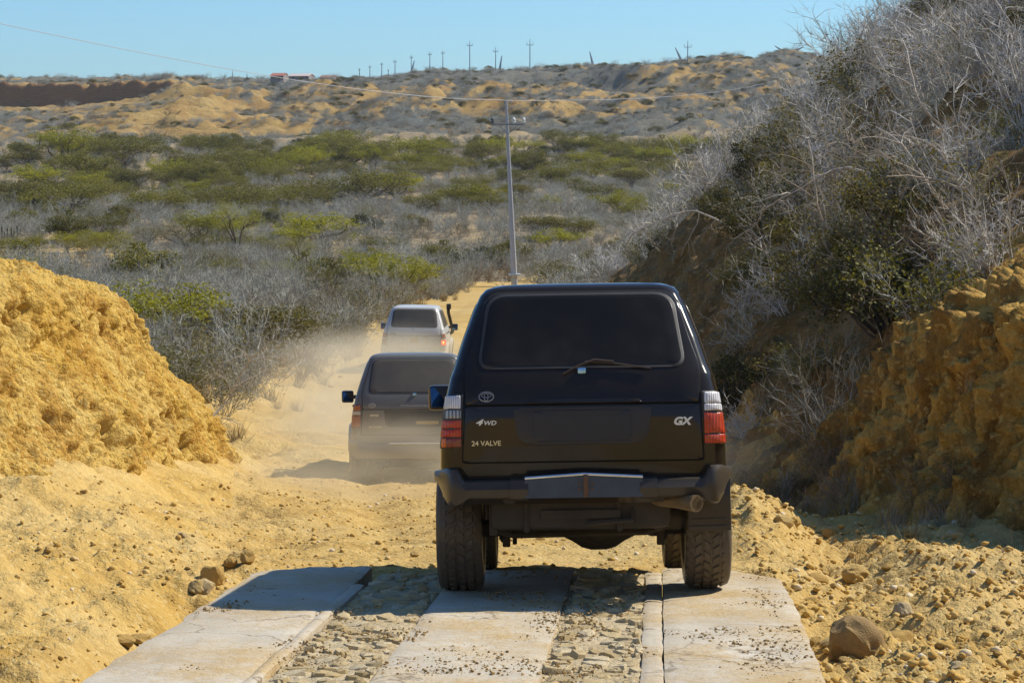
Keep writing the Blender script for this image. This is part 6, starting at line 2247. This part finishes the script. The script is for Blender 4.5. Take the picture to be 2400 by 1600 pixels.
M['turbine'] = plain('turbine white', (0.16, 0.20, 0.25), 0.5, 0.1, 1)
def turbine(hub_px, tips, Y, label):
    hub = at(hub_px[0], hub_px[1], Y)
    root = empty('wind_turbine', hub)
    thing(root, label, 'wind turbine', 'wind turbines behind the ridge')
    bm = bmesh.new()
    base = float(hill_z(np.array([hub.x]), np.array([Y]))[0]) - 2 - hub.z
    add_tube(bm, [(0, 2.5, base), (0, 2.5, -0.5)], [2.0, 1.2], 12)
    bm_obj('tower', bm, M['turbine'], root)
    bm = bmesh.new()
    add_box(bm, (0, 2.0, 0), (2.6, 7.0, 2.6), 0.5)
    add_lathe(bm, [(-3.4, 0.01), (-3.0, 0.8), (-2.2, 1.3), (-1.4, 1.3)], 12, 'Y')
    bm_obj('nacelle', bm, M['turbine'], root)
    t0 = at(tips[0], tips[1], Y) - hub
    L = math.hypot(t0.x, t0.z)
    a0 = math.atan2(t0.z, t0.x)
    for k in range(3):
        a = a0 + k * 2 * PI / 3
        bm = bmesh.new()
        d, s = Vector((math.cos(a), 0, math.sin(a))), Vector((-math.sin(a), 0, math.cos(a)))
        rings = []
        for t, w in ((0.02, 0.7), (0.15, 1.35), (0.5, 0.95), (0.95, 0.4), (1.0, 0.1)):
            c = d * L * t + Vector((0, -2.2, 0))
            rings.append([bm.verts.new(c + s * w), bm.verts.new(c + Vector((0, 0.35 * w, 0))), bm.verts.new(c - s * w * 0.6), bm.verts.new(c - Vector((0, 0.35 * w, 0)))])
        for r0, r1 in zip(rings, rings[1:]):
            for i in range(4):
                bm.faces.new((r0[i], r0[(i + 1) % 4], r1[(i + 1) % 4], r1[i]))
        bm.faces.new(rings[0])
        bm.faces.new(rings[-1])
        bmesh.ops.recalc_face_normals(bm, faces=bm.faces[:])
        bm_obj('blade', bm, M['turbine'], root)
turbine((1848, 129), (1815, 108), 1700.0, 'wind turbine showing two blades like a V above the right knoll')
turbine((1602, 152), (1582, 111.5), 1700.0, 'wind turbine showing one blade leaning left beside the lone right pole')
turbine((1393, 164), (1382, 121), 1700.0, 'wind turbine showing one blade above the middle of the ridge')
turbine((1170, 178), (1176.5, 131), 1800.0, 'wind turbine showing one blade just right of the pole above the near concrete pole')
turbine((962, 182), (972, 142), 1900.0, 'wind turbine showing one blade tip beside a pole left of the dark knoll')

M['red_roof'] = plain('red tile roof', (0.36, 0.13, 0.08), 0.8, 0.25, 0.8)
M['pale_roof'] = plain('pale sheet roof', (0.56, 0.44, 0.38), 0.6, 0.12, 0.6)
M['house_wall'] = plain('house wall', (0.26, 0.22, 0.19), 0.9, 0.1, 0.6)
M['dark_opening'] = plain('dark doorway', (0.03, 0.028, 0.026), 0.9, 0.2, 1)
def house(px, py, wpx, hpx, roofm, Y, label, depth=7.0):
    c = at(px, py, Y)
    W, H = wpx / FPX * Y, hpx / FPX * Y
    root = empty('house', (c.x, Y, c.z), (0, 0, R(-14)))
    thing(root, label, 'house')
    bm = bmesh.new()
    add_box(bm, (0, 0, H * 0.05 - 0.6), (W * 0.94, depth * 0.9, H * 0.9 + 1.2))
    bm_obj('wall', bm, M['house_wall'], root, 0)
    bm = bmesh.new()
    zt, ze = H * 1.0, H * 0.28
    x0, x1, d = -W / 2, W / 2, depth * 0.58
    up = 0.25
    tri = lambda x: [(x, -d, ze), (x, 0, zt), (x, d, ze), (x, d, ze + up), (x, 0, zt + up), (x, -d, ze + up)]
    r0 = [bm.verts.new(p) for p in tri(x0)]
    r1 = [bm.verts.new(p) for p in tri(x1)]
    for i in range(6):
        bm.faces.new((r0[i], r0[(i + 1) % 6], r1[(i + 1) % 6], r1[i]))
    bm.faces.new(r0)
    bm.faces.new(r1[::-1])
    bmesh.ops.recalc_face_normals(bm, faces=bm.faces[:])
    bm_obj('roof', bm, M[roofm], root, 0)
    bm = bmesh.new()
    for s in (-1, 1):
        vs = [bm.verts.new((s * W * 0.468, q, zz)) for q, zz in ((-depth * 0.45, ze - 0.1), (depth * 0.45, ze - 0.1), (0, zt - 0.2))]
        bm.faces.new(vs)
    bm_obj('gable', bm, M['house_wall'], root, 0)
    bm = bmesh.new()
    add_box(bm, (W * 0.18, -depth * 0.45, -0.1), (W * 0.12, 0.2, H * 0.6))
    bm_obj('door', bm, M['dark_opening'], root, 0)
    for q in (-0.25, 0.36):
        bm = bmesh.new()
        add_box(bm, (W * q, -depth * 0.45, H * 0.12), (W * 0.12, 0.2, H * 0.28))
        bm_obj('window', bm, M['dark_opening'], root, 0)
house(655, 183, 34, 10, 'red_roof', 975.0, 'leftmost small house on the skyline with a red roof')
house(707, 183.5, 52, 9, 'pale_roof', 968.0, 'long house on the skyline with a pale pinkish roof', 8.0)
house(771, 186.5, 32, 8, 'red_roof', 960.0, 'rightmost small house on the skyline with a red roof')

# ------------------------------------------------------------------ dust raised by the cars
def dust(name, c, r, dens, seed, rot=0.0):
    bm = bmesh.new()
    bmesh.ops.create_icosphere(bm, subdivisions=3, radius=1.0)
    m = bpy.data.materials.new('dust')
    m.use_nodes = True
    t = m.node_tree
    t.nodes.clear()
    out = t.nodes.new('ShaderNodeOutputMaterial')
    v = t.nodes.new('ShaderNodeVolumePrincipled')
    v.inputs['Color'].default_value = (0.93, 0.86, 0.68, 1)
    v.inputs['Anisotropy'].default_value = 0.2
    tc = t.nodes.new('ShaderNodeTexCoord')
    ln = t.nodes.new('ShaderNodeVectorMath')
    ln.operation = 'LENGTH'
    t.links.new(tc.outputs['Object'], ln.inputs[0])
    mr = t.nodes.new('ShaderNodeMapRange')
    mr.interpolation_type = 'SMOOTHSTEP'
    mr.inputs[1].default_value, mr.inputs[2].default_value = 1.0, 0.25
    mr.inputs[3].default_value, mr.inputs[4].default_value = 0.0, 1.0
    t.links.new(ln.outputs['Value'], mr.inputs[0])
    nz = t.nodes.new('ShaderNodeTexNoise')
    nz.noise_dimensions = '4D'
    nz.inputs['W'].default_value = seed
    nz.inputs['Scale'].default_value = 1.7
    nz.inputs['Detail'].default_value = 3
    t.links.new(tc.outputs['Object'], nz.inputs['Vector'])
    rp = t.nodes.new('ShaderNodeMapRange')
    rp.inputs[1].default_value, rp.inputs[2].default_value = 0.40, 0.66
    rp.inputs[3].default_value, rp.inputs[4].default_value = 0.0, 1.7
    t.links.new(nz.outputs['Fac'], rp.inputs[0])
    mu = t.nodes.new('ShaderNodeMath')
    mu.operation = 'MULTIPLY'
    t.links.new(mr.outputs[0], mu.inputs[0])
    t.links.new(rp.outputs[0], mu.inputs[1])
    m2 = t.nodes.new('ShaderNodeMath')
    m2.operation = 'MULTIPLY'
    m2.inputs[1].default_value = dens
    t.links.new(mu.outputs[0], m2.inputs[0])
    t.links.new(m2.outputs[0], v.inputs['Density'])
    t.links.new(v.outputs[0], out.inputs['Volume'])
    me = bpy.data.meshes.new(name)
    bm.to_mesh(me)
    bm.free()
    o = kind(link(name, me, [m]), 'stuff')
    o.location, o.scale, o.rotation_euler = c, r, (0, 0, rot)
dust('dust', (-1.6, 30.6, -3.85), (2.7, 2.9, 0.9), 0.24, 1.0)
dust('dust', (-2.6, 46.0, -4.5), (3.4, 11.5, 1.6), 0.14, 4.0, R(3))
dust('dust', (-2.9, 60.6, -5.0), (3.0, 2.6, 1.1), 0.34, 7.0)
dust('dust', (2.6, 27.5, -3.5), (1.2, 1.8, 0.7), 0.16, 11.0)

# ------------------------------------------------------------------ thin haze over the whole valley
def haze():
    bm = bmesh.new()
    bmesh.ops.create_cube(bm, size=1.0)
    o_me = bpy.data.meshes.new('haze')
    bm.to_mesh(o_me)
    bm.free()
    m = bpy.data.materials.new('haze')
    m.use_nodes = True
    t = m.node_tree
    t.nodes.clear()
    out = t.nodes.new('ShaderNodeOutputMaterial')
    v = t.nodes.new('ShaderNodeVolumePrincipled')
    v.inputs['Color'].default_value = (0.80, 0.90, 1.0, 1)
    v.inputs['Density'].default_value = HAZE
    v.inputs['Anisotropy'].default_value = 0.3
    t.links.new(v.outputs[0], out.inputs['Volume'])
    o = kind(link('haze', o_me, [m]), 'stuff')
    z0, z1 = -14.0, 130.0
    o.location = (0, 1700, (z0 + z1) / 2)
    o.scale = (6000, 4800, z1 - z0)
HAZE = 0.00007
haze()
